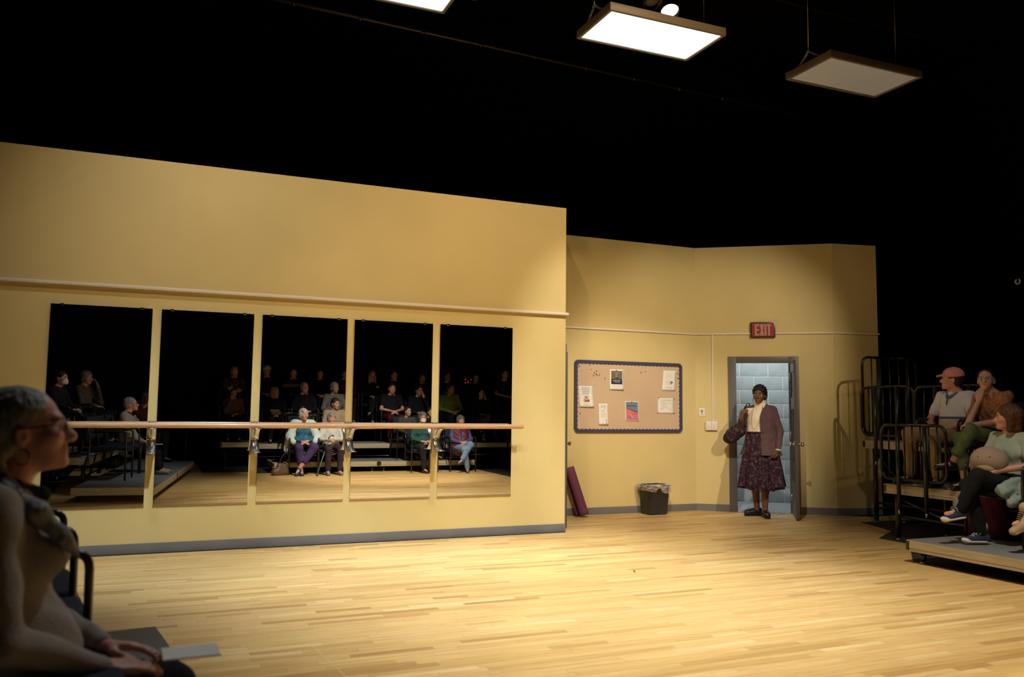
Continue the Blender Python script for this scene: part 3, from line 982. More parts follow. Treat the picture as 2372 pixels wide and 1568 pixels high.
mpp = nt.nodes.new('ShaderNodeMapping')
mpp.inputs['Scale'].default_value = (1, 1, 3)
nt.links.new(tc.outputs['Object'], mpp.inputs[0])
nt.links.new(mpp.outputs[0], nz.inputs[0])
nt.links.new(nz.outputs[0], rmp.inputs[0])
nt.links.new(rmp.outputs[0], mx.inputs[0])
nt.links.new(tr.outputs[0], mx.inputs[1])
nt.links.new(df.outputs[0], mx.inputs[2])
nt.links.new(mx.outputs[0], out.inputs[0])
ln_rows = []
n = 72
for k in range(10):
    row_ = []
    for i in range(n):
        t = i / n
        (x, y), nn = rrect(t, 0.362, 0.278, 0.045)
        side = x / 0.181                       # longer skirt on the +x side
        drop = 0.07 + 0.10 * max(0, side) + 0.015 * math.sin(9 * 2 * math.pi * t + 1.0)
        if side < -0.3:
            drop = 0.115 + 0.03 * side
        kk = (k - 2) / 7
        puff = 0.006 * math.sin(23 * 2 * math.pi * t + k * 0.7) + 0.004 * math.sin(41 * 2 * math.pi * t)
        if k == 0:
            q = Vector((x * 0.90, y * 0.88, 0.34))
        elif k == 1:
            q = Vector((x * 0.97, y * 0.97, 0.381 + 0.4 * puff))
        else:
            ins = 0.010 * math.sin(math.pi * min(1, kk)) - 0.024 * kk * drop / 0.17
            q = Vector((x + nn[0] * (ins + puff * kk), y + nn[1] * (ins + puff * kk), 0.384 - drop * kk))
        row_.append(q)
    row_.append(row_[0])
    ln_rows.append(row_)
MB().grid(ln_rows).build('plastic_liner', M_liner, wb)

# ------------------------------------------------------------------ rolled exercise mat
M_mat = mat('maroon_mat', (0.155, 0.035, 0.072), 0.75, var=0.08, vscale=6, bump=0.2, bscale=150)
ym = thing('exercise_mat', label='rolled maroon exercise mat leaning in the alcove corner', cat='mat')
foot, head = Vector((4.915, 9.215, 0.0)), Vector((4.765, 9.335, 0.575))
zax = (head - foot).normalized()
xax = Vector((0.75, -0.66, 0)).cross(zax).cross(zax).normalized() * -1
xax = (Vector((1, -0.3, 0)) - zax * zax.dot(Vector((1, -0.3, 0)))).normalized()
yax = zax.cross(xax)
Lm = 0.60
rows = []
NT = 64
for j in range(13):
    s = j / 12
    row_ = []
    for i in range(NT + 1):
        t = i / NT
        a = t * 2 * math.pi * 2.6 - 0.4
        rad = 0.020 + 0.050 * t + 0.010 * math.sin(a + 1.0) * t
        if t > 0.86:
            rad += (t - 0.86) * 0.28 * (0.35 + 0.65 * abs(s - 0.45) * 1.6)
        p = foot + Vector((0.0, 0, 0.026)) + zax * (Lm * s) + xax * (rad * math.cos(a)) + yax * (rad * math.sin(a))
        p.z = max(p.z, 0.004)
        row_.append(p)
    rows.append(row_)
MB().grid(rows, thick=0.005).build('rolled_sheet', M_mat, ym)

# ------------------------------------------------------------------ hanging light panels
M_pf = mat('panel_frame_paint', (0.20, 0.155, 0.10), 0.45, var=0.06, vscale=3)


def panel(x0, x1, y0, y1, z, label, col, estr, group='hanging light panels'):
    t = thing('ceiling_light', ((x0 + x1) / 2, (y0 + y1) / 2, z), 0, label, 'light', group)
    w_, d_ = (x1 - x0) / 2, (y1 - y0) / 2
    mb = MB()
    for a, b in (((-w_, -d_), (w_, -d_ + 0.028)), ((-w_, d_ - 0.028), (w_, d_)), ((-w_, -d_ + 0.028), (-w_ + 0.028, d_ - 0.028)), ((w_ - 0.028, -d_ + 0.028), (w_, d_ - 0.028))):
        mb.box((a[0], a[1], 0), (b[0], b[1], 0.075), ch=0.002)
    mb.build('panel_frame', M_pf, t)
    MB().box((-w_ + 0.02, -d_ + 0.02, 0.064), (w_ - 0.02, d_ - 0.02, 0.074)).build('back_plate', M_black, t)
    e = mat('diffuser_%s' % label[:6], (0.55, 0.57, 0.58), 0.4, var=0.04, vscale=3, emit=col, estr=estr)
    MB().box((-w_ + 0.027, -d_ + 0.027, 0.012), (w_ - 0.027, d_ - 0.027, 0.020)).build('diffuser', e, t)
    # chains at both ends: two short legs meeting under a steel cable
    for sx in (-1, 1):
        ex_ = sx * (w_ - 0.03)
        top = Vector((ex_ + sx * 0.015, 0, 0.19))
        for sy in (-1, 1):
            a = Vector((ex_, sy * (d_ * 0.62), 0.075))
            dv = top - a
            nl = 11
            mb = MB()
            for k in range(nl):
                c = a + dv * ((k + 0.5) / nl) + Vector((0, 0, -0.02 * math.sin(math.pi * (k + 0.5) / nl)))
                dd = dv.normalized()
                sd = dd.cross(Vector((1, 0, 0))).normalized() if k % 2 else Vector((1, 0, 0))
                ring = []
                for q in range(8):
                    an = 2 * math.pi * q / 8
                    ring.append(c + dd * (0.021 * math.cos(an)) + sd * (0.010 * math.sin(an)))
                mb.tube(ring, 0.0032, 5, closed=True)
            mb.build('chain', M_steel, t)
        MB().tube([top, top + Vector((0, 0, 0.035))], 0.006, 8).tube([top + Vector((0, 0, 0.03)), top + Vector((0, 0, 3.0))], 0.0025, 6).build('cable', M_steel, t)
    return t


panel(3.525, 4.755, 6.150, 6.785, 4.77, 'bright hanging light panel near the top centre', (0.80, 0.92, 1.0), 3.0)
panel(5.970, 7.205, 6.100, 6.740, 4.77, 'dim grey hanging light panel at the upper right', (0.88, 0.92, 0.95), 0.05)
panel(1.000, 2.230, 6.190, 6.836, 4.77, 'bright light panel cut off by the top edge of the picture', (0.80, 0.92, 1.0), 3.0)

# ------------------------------------------------------------------ lighting grid and lanterns
pipe = thing('lighting_pipe', (0, 8.72, 5.55), R(3), 'dim black lighting pipe crossing behind the hanging panels', 'pipe')
MB().tube([(-4, 0, 0), (12, 0, 0)], 0.024, 10).build('batten', mat('pipe_steel', (0.07, 0.06, 0.055), 0.35, 0.8), pipe)
for k in range(9):
    MB().tube([(1.2 + k * 0.72, 0, -0.03), (1.2 + k * 0.72, 0, 0.03)], 0.030, 8).build('pipe_clamp', M_tube, pipe)


def lantern(loc, aim, label, lit=0.0, col=(1, 0.95, 0.88), m=None):
    t = thing('stage_lantern', loc, 0, label, 'stage light', 'stage lanterns on the grid')
    q = (Vector(aim) - Vector(loc)).to_track_quat('-Z', 'Y').to_matrix().to_4x4()
    m = m or M_tube
    MB().lathe([(0.045, 0.22), (0.075, 0.20), (0.085, 0.05), (0.098, 0.0), (0.098, -0.05), (0.092, -0.05), (0.088, 0.0)], 20, M=q).build('can', m, t)
    e = mat('lens_%d' % int(lit * 10), (0.25, 0.24, 0.22), 0.2, emit=col if lit else None, estr=lit)
    MB().lathe([(0.088, -0.004), (0.070, -0.012), (0.03, -0.018), (0.001, -0.019)], 20, M=q).build('lens', e, t)
    yk = smooth_path([q @ Vector((-0.105, 0, 0.06)), q @ Vector((-0.105, 0, 0.0)) + Vector((0, 0, 0.26)), q @ Vector((0.105, 0, 0.0)) + Vector((0, 0, 0.26)), q @ Vector((0.105, 0, 0.06))], 0.05)
    MB().tube(yk, 0.008, 6).build('yoke', m, t)
    tp = (yk[len(yk) // 2])
    MB().tube([tp, tp + Vector((0, 0, 0.14))], 0.016, 8).tube([tp + Vector((-0.03, 0, 0.14)), tp + Vector((0.03, 0, 0.14))], 0.034, 10).build('hook_clamp', M_steel, t)
    return t


lantern((4.66, 6.93, 5.36), (3.6, 4.2, 0), 'lit stage lantern glowing above the bright light panel', 14.0)
lantern((4.43, 6.90, 5.40), (4.9, 4.5, 1.0), 'unlit brown stage lantern beside the glowing one', 0.0, m=mat('brown_enamel', (0.05, 0.028, 0.022), 0.4))
lantern((2.78, 7.55, 5.46), (2.6, 5.0, 0), 'unlit stage lantern between the two bright panels', 0.0, m=M_tube)
pipe2 = thing('lighting_pipe', (0, 7.0, 5.80), 0, 'black lighting pipe carrying the lit lantern above the frame', 'pipe')
MB().tube([(-4, 0, 0), (12, 0, 0)], 0.024, 10).build('batten', MATS['pipe_steel'], pipe2)

# ------------------------------------------------------------------ seating platforms


def platform(origin, rz, L, dep, z, label, group):
    t = thing('seating_platform', (origin[0], origin[1], 0), rz, label, 'platform', group)
    MB().box((0.004, 0.004, z - 0.012), (L - 0.004, dep - 0.004, z), ch=0.002).build('carpet_top', M_carpet, t)
    mb = MB()
    mb.box((0, 0, z - 0.098), (L, 0.03, z - 0.004)).box((0, dep - 0.03, z - 0.098), (L, dep, z - 0.004))
    mb.box((0, 0.03, z - 0.098), (0.03, dep - 0.03, z - 0.004)).box((L - 0.03, 0.03, z - 0.098), (L, dep - 0.03, z - 0.004))
    mb.box((0.03, 0.03, z - 0.05), (L - 0.03, dep - 0.03, z - 0.013))
    mb.build('wood_frame', M_ply, t)
    MB().box((-0.003, -0.003, z - 0.070), (L + 0.003, dep + 0.003, z - 0.056)).build('metal_strip', mat('alu_edge', (0.50, 0.43, 0.32), 0.4, 0.5), t)
    for x_ in (-0.002, L - 0.03):
        MB().box((x_, -0.005, z - 0.085), (x_ + 0.032, 0.03, z - 0.012), ch=0.002).build('corner_cap', M_tube, t)
    for x_ in (0.10, L - 0.10):
        for y_ in (0.08, dep - 0.08):
            lg = MB().tube([(x_, y_, 0.03), (x_, y_, z - 0.098)], 0.027, 10).build('leg', M_tube, t)
            MB().tube([(x_, y_, 0.004), (x_, y_, 0.012), (x_, y_, 0.012), (x_, y_, 0.034)], [0.028, 0.028, 0.010, 0.010], 10).build('foot', M_steel, lg)
    if z > 0.3:
        for x_ in (0.10, L - 0.10):
            MB().tube([(x_, 0.08, 0.17), (x_, dep - 0.08, 0.17)], 0.014, 8).build('brace', M_tube, t)
        for y_ in (0.08, dep - 0.08):
            MB().tube([(0.10, y_, 0.24), (L - 0.10, y_, 0.24)], 0.014, 8).build('brace', M_tube, t)
        MB().tube([(0.10, 0.08, z - 0.14), (0.75, 0.08, 0.24)], 0.010, 6).build('brace', M_tube, t)
    else:
        MB().tube([(0.10, 0.08, 0.075), (0.10, dep - 0.08, 0.075)], 0.013, 8).build('brace', M_tube, t)
    return t


ZT1, ZT2, ZT3 = 0.20, 0.57, 0.98
platform((6.115, 5.50), R(-90), 2.44, 0.93, ZT1, 'lowest carpeted seating platform at the right edge', 'right bank of platforms')
platform((7.065, 6.62), R(-90), 2.44, 0.86, ZT2, 'middle seating platform at right, behind the front guard rail', 'right bank of platforms')
platform((7.935, 7.73), R(-90), 2.44, 0.93, ZT3, 'highest seating platform at right, next to the wall corner', 'right bank of platforms')
platform((7.935, 5.28), R(-90), 2.44, 0.93, ZT3, 'highest platform section at right, behind the girl in glasses', 'right bank of platforms')
ZO1, ZO2, ZO3 = 0.20, 0.50, 0.86
platform((6.15, 0.08), R(180), 2.0, 0.92, ZO1, 'low platform reflected behind the masked woman and the vest wearer', 'platforms reflected in the mirrors')
platform((4.12, 0.08), R(180), 2.0, 0.92, ZO1, 'low platform reflected behind the shawl wearer', 'platforms reflected in the mirrors')
platform((8.10, -0.86), R(180), 2.2, 0.90, ZO2, 'middle height platform reflected in the rightmost mirror', 'platforms reflected in the mirrors')
platform((5.88, -0.86), R(180), 2.2, 0.90, ZO2, 'middle height platform reflected in the fourth mirror', 'platforms reflected in the mirrors')
platform((3.66, -0.86), R(180), 2.4, 0.90, ZO2, 'middle height platform reflected behind the rail in the middle mirror', 'platforms reflected in the mirrors')
platform((8.60, -1.78), R(180), 2.66, 1.0, ZO3, 'back row platform reflected in the rightmost mirror', 'platforms reflected in the mirrors')
platform((5.92, -1.78), R(180), 2.66, 1.0, ZO3, 'back row platform reflected in the fourth mirror', 'platforms reflected in the mirrors')
platform((3.24, -1.78), R(180), 2.66, 1.0, ZO3, 'back row platform reflected in the second mirror', 'platforms reflected in the mirrors')
AL = R(98.2)
eL = Vector((math.cos(AL), math.sin(AL), 0))
nL = Vector((-math.sin(AL), math.cos(AL), 0))          # toward the back of the left bank
cornL = Vector((0.070, 4.590, 0))
oL = cornL - eL * 2.44
platform(oL, AL, 2.44, 0.95, 0.20, 'carpeted platform corner in the left foreground under the seated woman', 'left bank of platforms')
platform(oL - eL * 2.45, AL, 2.44, 0.95, 0.20, 'carpeted platform the photographer sits on, reflected at left', 'left bank of platforms')
platform(oL + nL * 0.97 - eL * 1.0, AL, 2.44, 1.1, 0.50, 'raised platform behind the grey-haired woman, reflected at far left', 'left bank of platforms')

# ------------------------------------------------------------------ guard rails


def guard_rail(loc, rz, L, z0, z1, label, posts=(0.3, 0.72), drop=0.30, bars=8):
    t = thing('guard_rail', loc, rz, label, 'railing', 'black tube guard rails')
    lp_ = smooth_path([(L / 2, 0, z1), (L, 0, z1), (L, 0, z0), (0, 0, z0), (0, 0, z1), (L / 2 - 0.001, 0, z1)], 0.11, 6)
    MB().tube(lp_, 0.0165, 10).build('rail_loop', M_rail, t)
    for k in range(1, bars):
        x_ = L * k / bars
        MB().tube([(x_, 0, z0), (x_, 0, z1)], 0.0085, 8).build('bar', M_rail, t)
    for q in posts:
        MB().tube([(L * q, -0.028, z0 - drop), (L * q, -0.028, z1 - 0.01)], 0.021, 8).build('post', M_tube, t)
        MB().tube([(L * q, -0.03, z0 - drop - 0.045), (L * q, -0.03, z0 - drop)], 0.012, 8).build('clamp_bolt', M_steel, t)
    return t


guard_rail((7.030, 6.605, 0), R(-90), 0.78, 0.630, 1.180, 'black guard rail on the middle platform in front of the cap wearer')
guard_rail((7.900, 7.705, 0), R(-90), 0.76, 1.040, 1.610, 'black guard rail on the highest platform, nearest the wall corner', bars=7)
guard_rail((7.900, 6.930, 0), R(-90), 0.98, 1.040, 1.600, 'black guard rail on the highest platform, behind the cap wearer', bars=8)
guard_rail((7.960, 7.742, 0), R(0), 0.90, 1.055, 1.985, 'tall black guard rail along the end of the highest platform', posts=(0.25, 0.8), bars=6)
guard_rail((3.35, -0.835, 0), R(180), 0.95, 0.58, 1.10, 'black guard rail reflected in the middle mirror beside the aisle')
guard_rail((7.98, -0.835, 0), R(180), 1.05, 0.58, 1.10, 'black guard rail reflected in the rightmost mirror')
pL = oL + nL * 1.05 + eL * 1.46
guard_rail((pL.x, pL.y, 0), AL + R(90), 0.95, 0.56, 1.10, 'black guard rail on the left bank, reflected in the leftmost mirror')
pL2 = oL + nL * 1.95 + eL * 1.40
guard_rail((pL2.x, pL2.y, 0), AL + R(90), 0.95, 0.90, 1.66, 'tall curved black rail reflected at the edge of the leftmost mirror')

# ------------------------------------------------------------------ audience chair


def make_chair(arms=True):
    t = thing('audience_chair')
    MB().box((-0.235, -0.20, 0.405), (0.235, 0.25, 0.450), ch=0.018).build('seat', M_seat, t)
    rows = []
    for j in range(7):
        z = 0.52 + 0.33 * j / 6
        rows.append([(-0.22 + 0.44 * i / 6, -0.235 - 0.08 * (z - 0.45) - 0.02 * math.cos((i - 3) / 3 * 1.3), z) for i in range(7)])
    MB().grid(rows, thick=-0.03).build('backrest', M_seat, t)
    for sx in (-1, 1):
        x_ = sx * 0.265
        if not arms:
            MB().tube([(x_, 0.232, 0.006), (x_, 0.228, 0.40)], 0.0125, 10).build('front_leg', M_tube, t)
            MB().tube(smooth_path([(x_, -0.315, 0.006), (x_, -0.215, 0.42), (x_, -0.215, 0.52), (x_ * 0.95, -0.285, 0.875)], 0.08), 0.0125, 10).build('rear_leg', M_tube, t)
            continue
        MB().tube(smooth_path([(x_, 0.235, 0.006), (x_, 0.225, 0.665), (x_, -0.20, 0.650)], 0.05), 0.0125, 10).build('front_leg', M_tube, t)
        MB().tube(smooth_path([(x_, -0.315, 0.006), (x_, -0.215, 0.42), (x_, -0.215, 0.52), (x_ * 0.95, -0.285, 0.875)], 0.08), 0.0125, 10).build('rear_leg', M_tube, t)
        MB().box((x_ - 0.024, -0.13, 0.662), (x_ + 0.024, 0.17, 0.684), ch=0.008).build('armrest', M_tube, t)
        MB().tube([(x_, 0.232, 0.395), (x_, -0.22, 0.395)], 0.010, 8).build('side_bar', M_tube, t)
    MB().tube([(-0.265, 0.232, 0.395), (0.265, 0.232, 0.395)], 0.010, 8).build('cross_bar', M_tube, t)
    MB().tube([(-0.265, -0.225, 0.395), (0.265, -0.225, 0.395)], 0.010, 8).build('cross_bar', M_tube, t)
    return t


CHAIR = [make_chair(), False]


def chair(loc, rz, label, group):
    if not CHAIR[1]:
        t = CHAIR[0]
        CHAIR[1] = True
    else:
        t = copy_tree(CHAIR[0])
    t.location = loc
    t.rotation_euler = (0, 0, rz)
    return tag(t, label, 'chair', group)

# ------------------------------------------------------------------ implicit-surface modelling of people
A_ = lambda *q: np.array(q, dtype=np.float32)


def cap(a, b, ra, rb=None, k=0.02, side=None, wf=1.0, op='+'):
    """tapered limb from a to b; side/wf widen it along one axis"""
    return dict(t='c', a=np.array(a, np.float32), b=np.array(b, np.float32), ra=ra, rb=ra if rb is None else rb, k=k, side=None if side is None else np.array(side, np.float32), wf=wf, op=op)


def ell(c, r, k=0.02, Rm=None, op='+'):
    return dict(t='e', a=np.array(c, np.float32), r=np.array(r, np.float32), k=k, R=Rm, op=op)


def xf(prims, M, T):
    """rotate about the origin by 3x3 M then move by T"""
    M = np.array(M, np.float32)
    T = np.array(T, np.float32)
    out = []
    for p in prims:
        q = dict(p)
        q['a'] = M @ p['a'] + T
        if p['t'] == 'c':
            q['b'] = M @ p['b'] + T
            if p['side'] is not None:
                q['side'] = M @ p['side']
        else:
            q['R'] = M if p['R'] is None else M @ p['R']
        out.append(q)
    return out


def pbox(p):
    if p['t'] == 'c':
        r = max(p['ra'], p['rb']) * max(1.0, p['wf'])
        return np.minimum(p['a'], p['b']) - r, np.maximum(p['a'], p['b']) + r
    r = float(p['r'].max())
    return p['a'] - r, p['a'] + r


def pval(p, X, Y, Z):
    if p['t'] == 'c':
        a, b = p['a'], p['b']
        d = b - a
        L = float(d @ d) + 1e-9
        x, y, z = X - a[0], Y - a[1], Z - a[2]
        t = np.clip((x * d[0] + y * d[1] + z * d[2]) / L, 0, 1)
        x, y, z = x - t * d[0], y - t * d[1], z - t * d[2]
        if p['side'] is not None:
            s = p['side']
            m = (x * s[0] + y * s[1] + z * s[2]) * (1 - 1.0 / p['wf'])
            x, y, z = x - m * s[0], y - m * s[1], z - m * s[2]
        return np.sqrt(x * x + y * y + z * z) - (p['ra'] + (p['rb'] - p['ra']) * t)
    x, y, z = X - p['a'][0], Y - p['a'][1], Z - p['a'][2]
    if p['R'] is not None:
        Q = p['R']
        x, y, z = Q[0, 0] * x + Q[1, 0] * y + Q[2, 0] * z, Q[0, 1] * x + Q[1, 1] * y + Q[2, 1] * z, Q[0, 2] * x + Q[1, 2] * y + Q[2, 2] * z
    r = p['r']
    k0 = np.sqrt((x / r[0]) ** 2 + (y / r[1]) ** 2 + (z / r[2]) ** 2)
    k1 = np.sqrt((x / r[0] ** 2) ** 2 + (y / r[1] ** 2) ** 2 + (z / r[2] ** 2) ** 2) + 1e-6
    return k0 * (k0 - 1) / k1


def sdf_mesh(prims, h, fold=0.0, ffreq=30.0, clip=None):
    """surface-nets mesh of smooth-blended primitives -> (verts, quads)"""
    pos = [p for p in prims if p['op'] == '+']
    lo = np.min([pbox(p)[0] for p in pos], axis=0) - 3 * h - fold
    hi = np.max([pbox(p)[1] for p in pos], axis=0) + 3 * h + fold
    n = np.ceil((hi - lo) / h).astype(int) + 1
    F = np.full(tuple(n), 0.3, np.float32)
    ax = [lo[i] + h * np.arange(n[i], dtype=np.float32) for i in range(3)]
    for p in prims:
        a, b = pbox(p)
        pad = p['k'] + 2.5 * h + fold
        i0 = np.clip(np.floor((a - pad - lo) / h).astype(int), 0, n)
        i1 = np.clip(np.ceil((b + pad - lo) / h).astype(int) + 1, 0, n)
        if np.any(i1 <= i0):
            continue
        sl = tuple(slice(i0[i], i1[i]) for i in range(3))
        X, Y, Z = np.meshgrid(ax[0][sl[0]], ax[1][sl[1]], ax[2][sl[2]], indexing='ij', sparse=True)
        d = pval(p, X, Y, Z).astype(np.float32)
        g = F[sl]
        k = max(p['k'], 1e-4)
        if p['op'] == '+':
            hh = np.maximum(k - np.abs(g - d), 0) / k
            F[sl] = np.minimum(g, d) - hh * hh * k * 0.25
        else:
            hh = np.maximum(k - np.abs(g + d), 0) / k
            F[sl] = np.maximum(g, -d) + hh * hh * k * 0.25
    if fold:
        X, Y, Z = np.meshgrid(*ax, indexing='ij', sparse=True)
        q = np.sin(ffreq * (Z + 0.35 * X) + 3.0 * np.sin(9 * X + 5 * Y)) * 0.6 + np.sin(ffreq * 1.7 * (X - 0.6 * Z + 0.5 * Y) + 2.2) * 0.4
        F += (fold * q).astype(np.float32)
    if clip is not None:
        X, Y, Z = np.meshgrid(*ax, indexing='ij', sparse=True)
        F = np.maximum(F, clip(X, Y, Z).astype(np.float32))
    S = F < 0
    nx, ny, nz = F.shape
    cnt = np.zeros((nx - 1, ny - 1, nz - 1), np.uint8)
    for i in (0, 1):
        for j in (0, 1):
            for k in (0, 1):
                cnt += S[i:nx - 1 + i, j:ny - 1 + j, k:nz - 1 + k]
    act = (cnt > 0) & (cnt < 8)
    I = np.argwhere(act)
    idx = np.full(act.shape, -1, np.int32)
    idx[act] = np.arange(len(I))
    corner = {}
    for c in [(i, j, k) for i in (0, 1) for j in (0, 1) for k in (0, 1)]:
        corner[c] = F[I[:, 0] + c[0], I[:, 1] + c[1], I[:, 2] + c[2]]
    acc = np.zeros((len(I), 3), np.float32)
    num = np.zeros(len(I), np.float32)
    for c in corner:
        for axn in range(3):
            if c[axn] == 0:
                e = list(c)
                e[axn] = 1
                v0, v1 = corner[c], corner[tuple(e)]
                m = (v0 < 0) != (v1 < 0)
                t = np.where(m, v0 / np.where(m, v0 - v1, 1), 0)
                base = np.array(c, np.float32)
                for q in range(3):
                    acc[:, q] += np.where(m, base[q] + (t if q == axn else 0), 0)
                num += m
    V = (I + acc / num[:, None]) * h + lo
    quads = []
    for axn in range(3):
        o1, o2 = [(1, 2), (2, 0), (0, 1)][axn]
        s0 = [slice(None)] * 3
        s1 = [slice(None)] * 3
        s0[axn] = slice(0, -1)
        s1[axn] = slice(1, None)
        ch = S[tuple(s0)] != S[tuple(s1)]
        for o in (o1, o2):
            sl = [slice(None)] * 3
            sl[o] = slice(0, 1)
            ch[tuple(sl)] = False
            sl[o] = slice(-1, None)
            ch[tuple(sl)] = False
        E = np.argwhere(ch)
        if not len(E):
            continue
        ins = S[tuple(s0)][tuple(E.T)]
        c = []
        for a, b in ((-1, -1), (0, -1), (0, 0), (-1, 0)):
            q = E.copy()
            q[:, o1] += a
            q[:, o2] += b
            c.append(idx[tuple(q.T)])
        Q = np.stack(c, 1)
        Q[~ins] = Q[~ins][:, ::-1]
        quads.append(Q)
    return V, np.concatenate(quads)


def np_object(name, V, Q, mats, parent=None, mi=None):
    me = bpy.data.meshes.new(name)
    me.vertices.add(len(V))
    me.vertices.foreach_set('co', V.astype(np.float32).ravel())
    me.loops.add(Q.size)
    me.loops.foreach_set('vertex_index', Q.astype(np.int32).ravel())
    me.polygons.add(len(Q))
    me.polygons.foreach_set('loop_start', np.arange(0, Q.size, 4, dtype=np.int32))
    me.polygons.foreach_set('use_smooth', np.ones(len(Q), bool))
    for m in (mats if isinstance(mats, (list, tuple)) else [mats]):
        me.materials.append(m)
    if mi is not None:
        me.polygons.foreach_set('material_index', mi.astype(np.int32))
    me.update(calc_edges=True)
    o = bpy.data.objects.new(name, me)
    C.objects.link(o)
    o.parent = parent
    return o


def sdf_object(name, prims, h, m, parent=None, fold=0.0, ffreq=30.0, clip=None):
    V, Q = sdf_mesh(prims, h, fold, ffreq, clip)
    return np_object(name, V, Q, m, parent)


def rotm(yaw=0, pitch=0, roll=0):
    """yaw about z (left positive), pitch about x (up positive), roll about y"""
    return np.array((Matrix.Rotation(R(yaw), 3, 'Z') @ Matrix.Rotation(R(pitch), 3, 'X') @ Matrix.Rotation(R(roll), 3, 'Y')), np.float32)


# ---- head, in its own frame: origin mid-head, +y forward, z up, 0.225 m high
def head_prims(male=False, old=False, thin=0.0):
    j = 0.004 if male else 0.0
    P = [ell((0, -0.014, 0.034), (0.074, 0.094, 0.080), 0.02), ell((0, 0.018, -0.026), (0.062 - thin, 0.073, 0.078), 0.03),
         ell((0, 0.052, -0.078), (0.040 + j - thin, 0.036, 0.030), 0.03), ell((0, 0.082, -0.094), (0.018 + j, 0.015, 0.014), 0.02),
         cap((-0.030, 0.076, 0.022), (0.030, 0.076, 0.022), 0.015 if male else 0.0115, k=0.02),
         ell((-0.040, 0.060, -0.022), (0.024, 0.024, 0.022), 0.03), ell((0.040, 0.060, -0.022), (0.024, 0.024, 0.022), 0.03)]
    for s in (-1, 1):      # eye sockets
        P.append(ell((s * 0.031, 0.100, 0.004), (0.017, 0.020, 0.011), 0.014, op='-'))
    P += [cap((0, 0.086, 0.012), (0, 0.107, -0.024), 0.0085, 0.0125, 0.012), ell((0, 0.108, -0.030), (0.0135, 0.0135, 0.011), 0.010)]
    for s in (-1, 1):
        P.append(ell((s * 0.0125, 0.098, -0.033), (0.0085, 0.011, 0.0085), 0.008))
        P.append(ell((s * 0.074, -0.008, -0.012), (0.009, 0.019, 0.032), 0.006, Rm=rotm(s * 18)))
        P.append(ell((s * 0.081, -0.002, -0.010), (0.006, 0.009, 0.016), 0.006, op='-'))
    P += [cap((-0.019, 0.088, -0.056), (0.019, 0.088, -0.056), 0.0085, k=0.012), cap((-0.015, 0.087, -0.068), (0.015, 0.087, -0.068), 0.0085, k=0.010)]
    P.append(cap((-0.022, 0.101, -0.0615), (0.022, 0.101, -0.0615), 0.0035, k=0.006, op='-'))
    return P


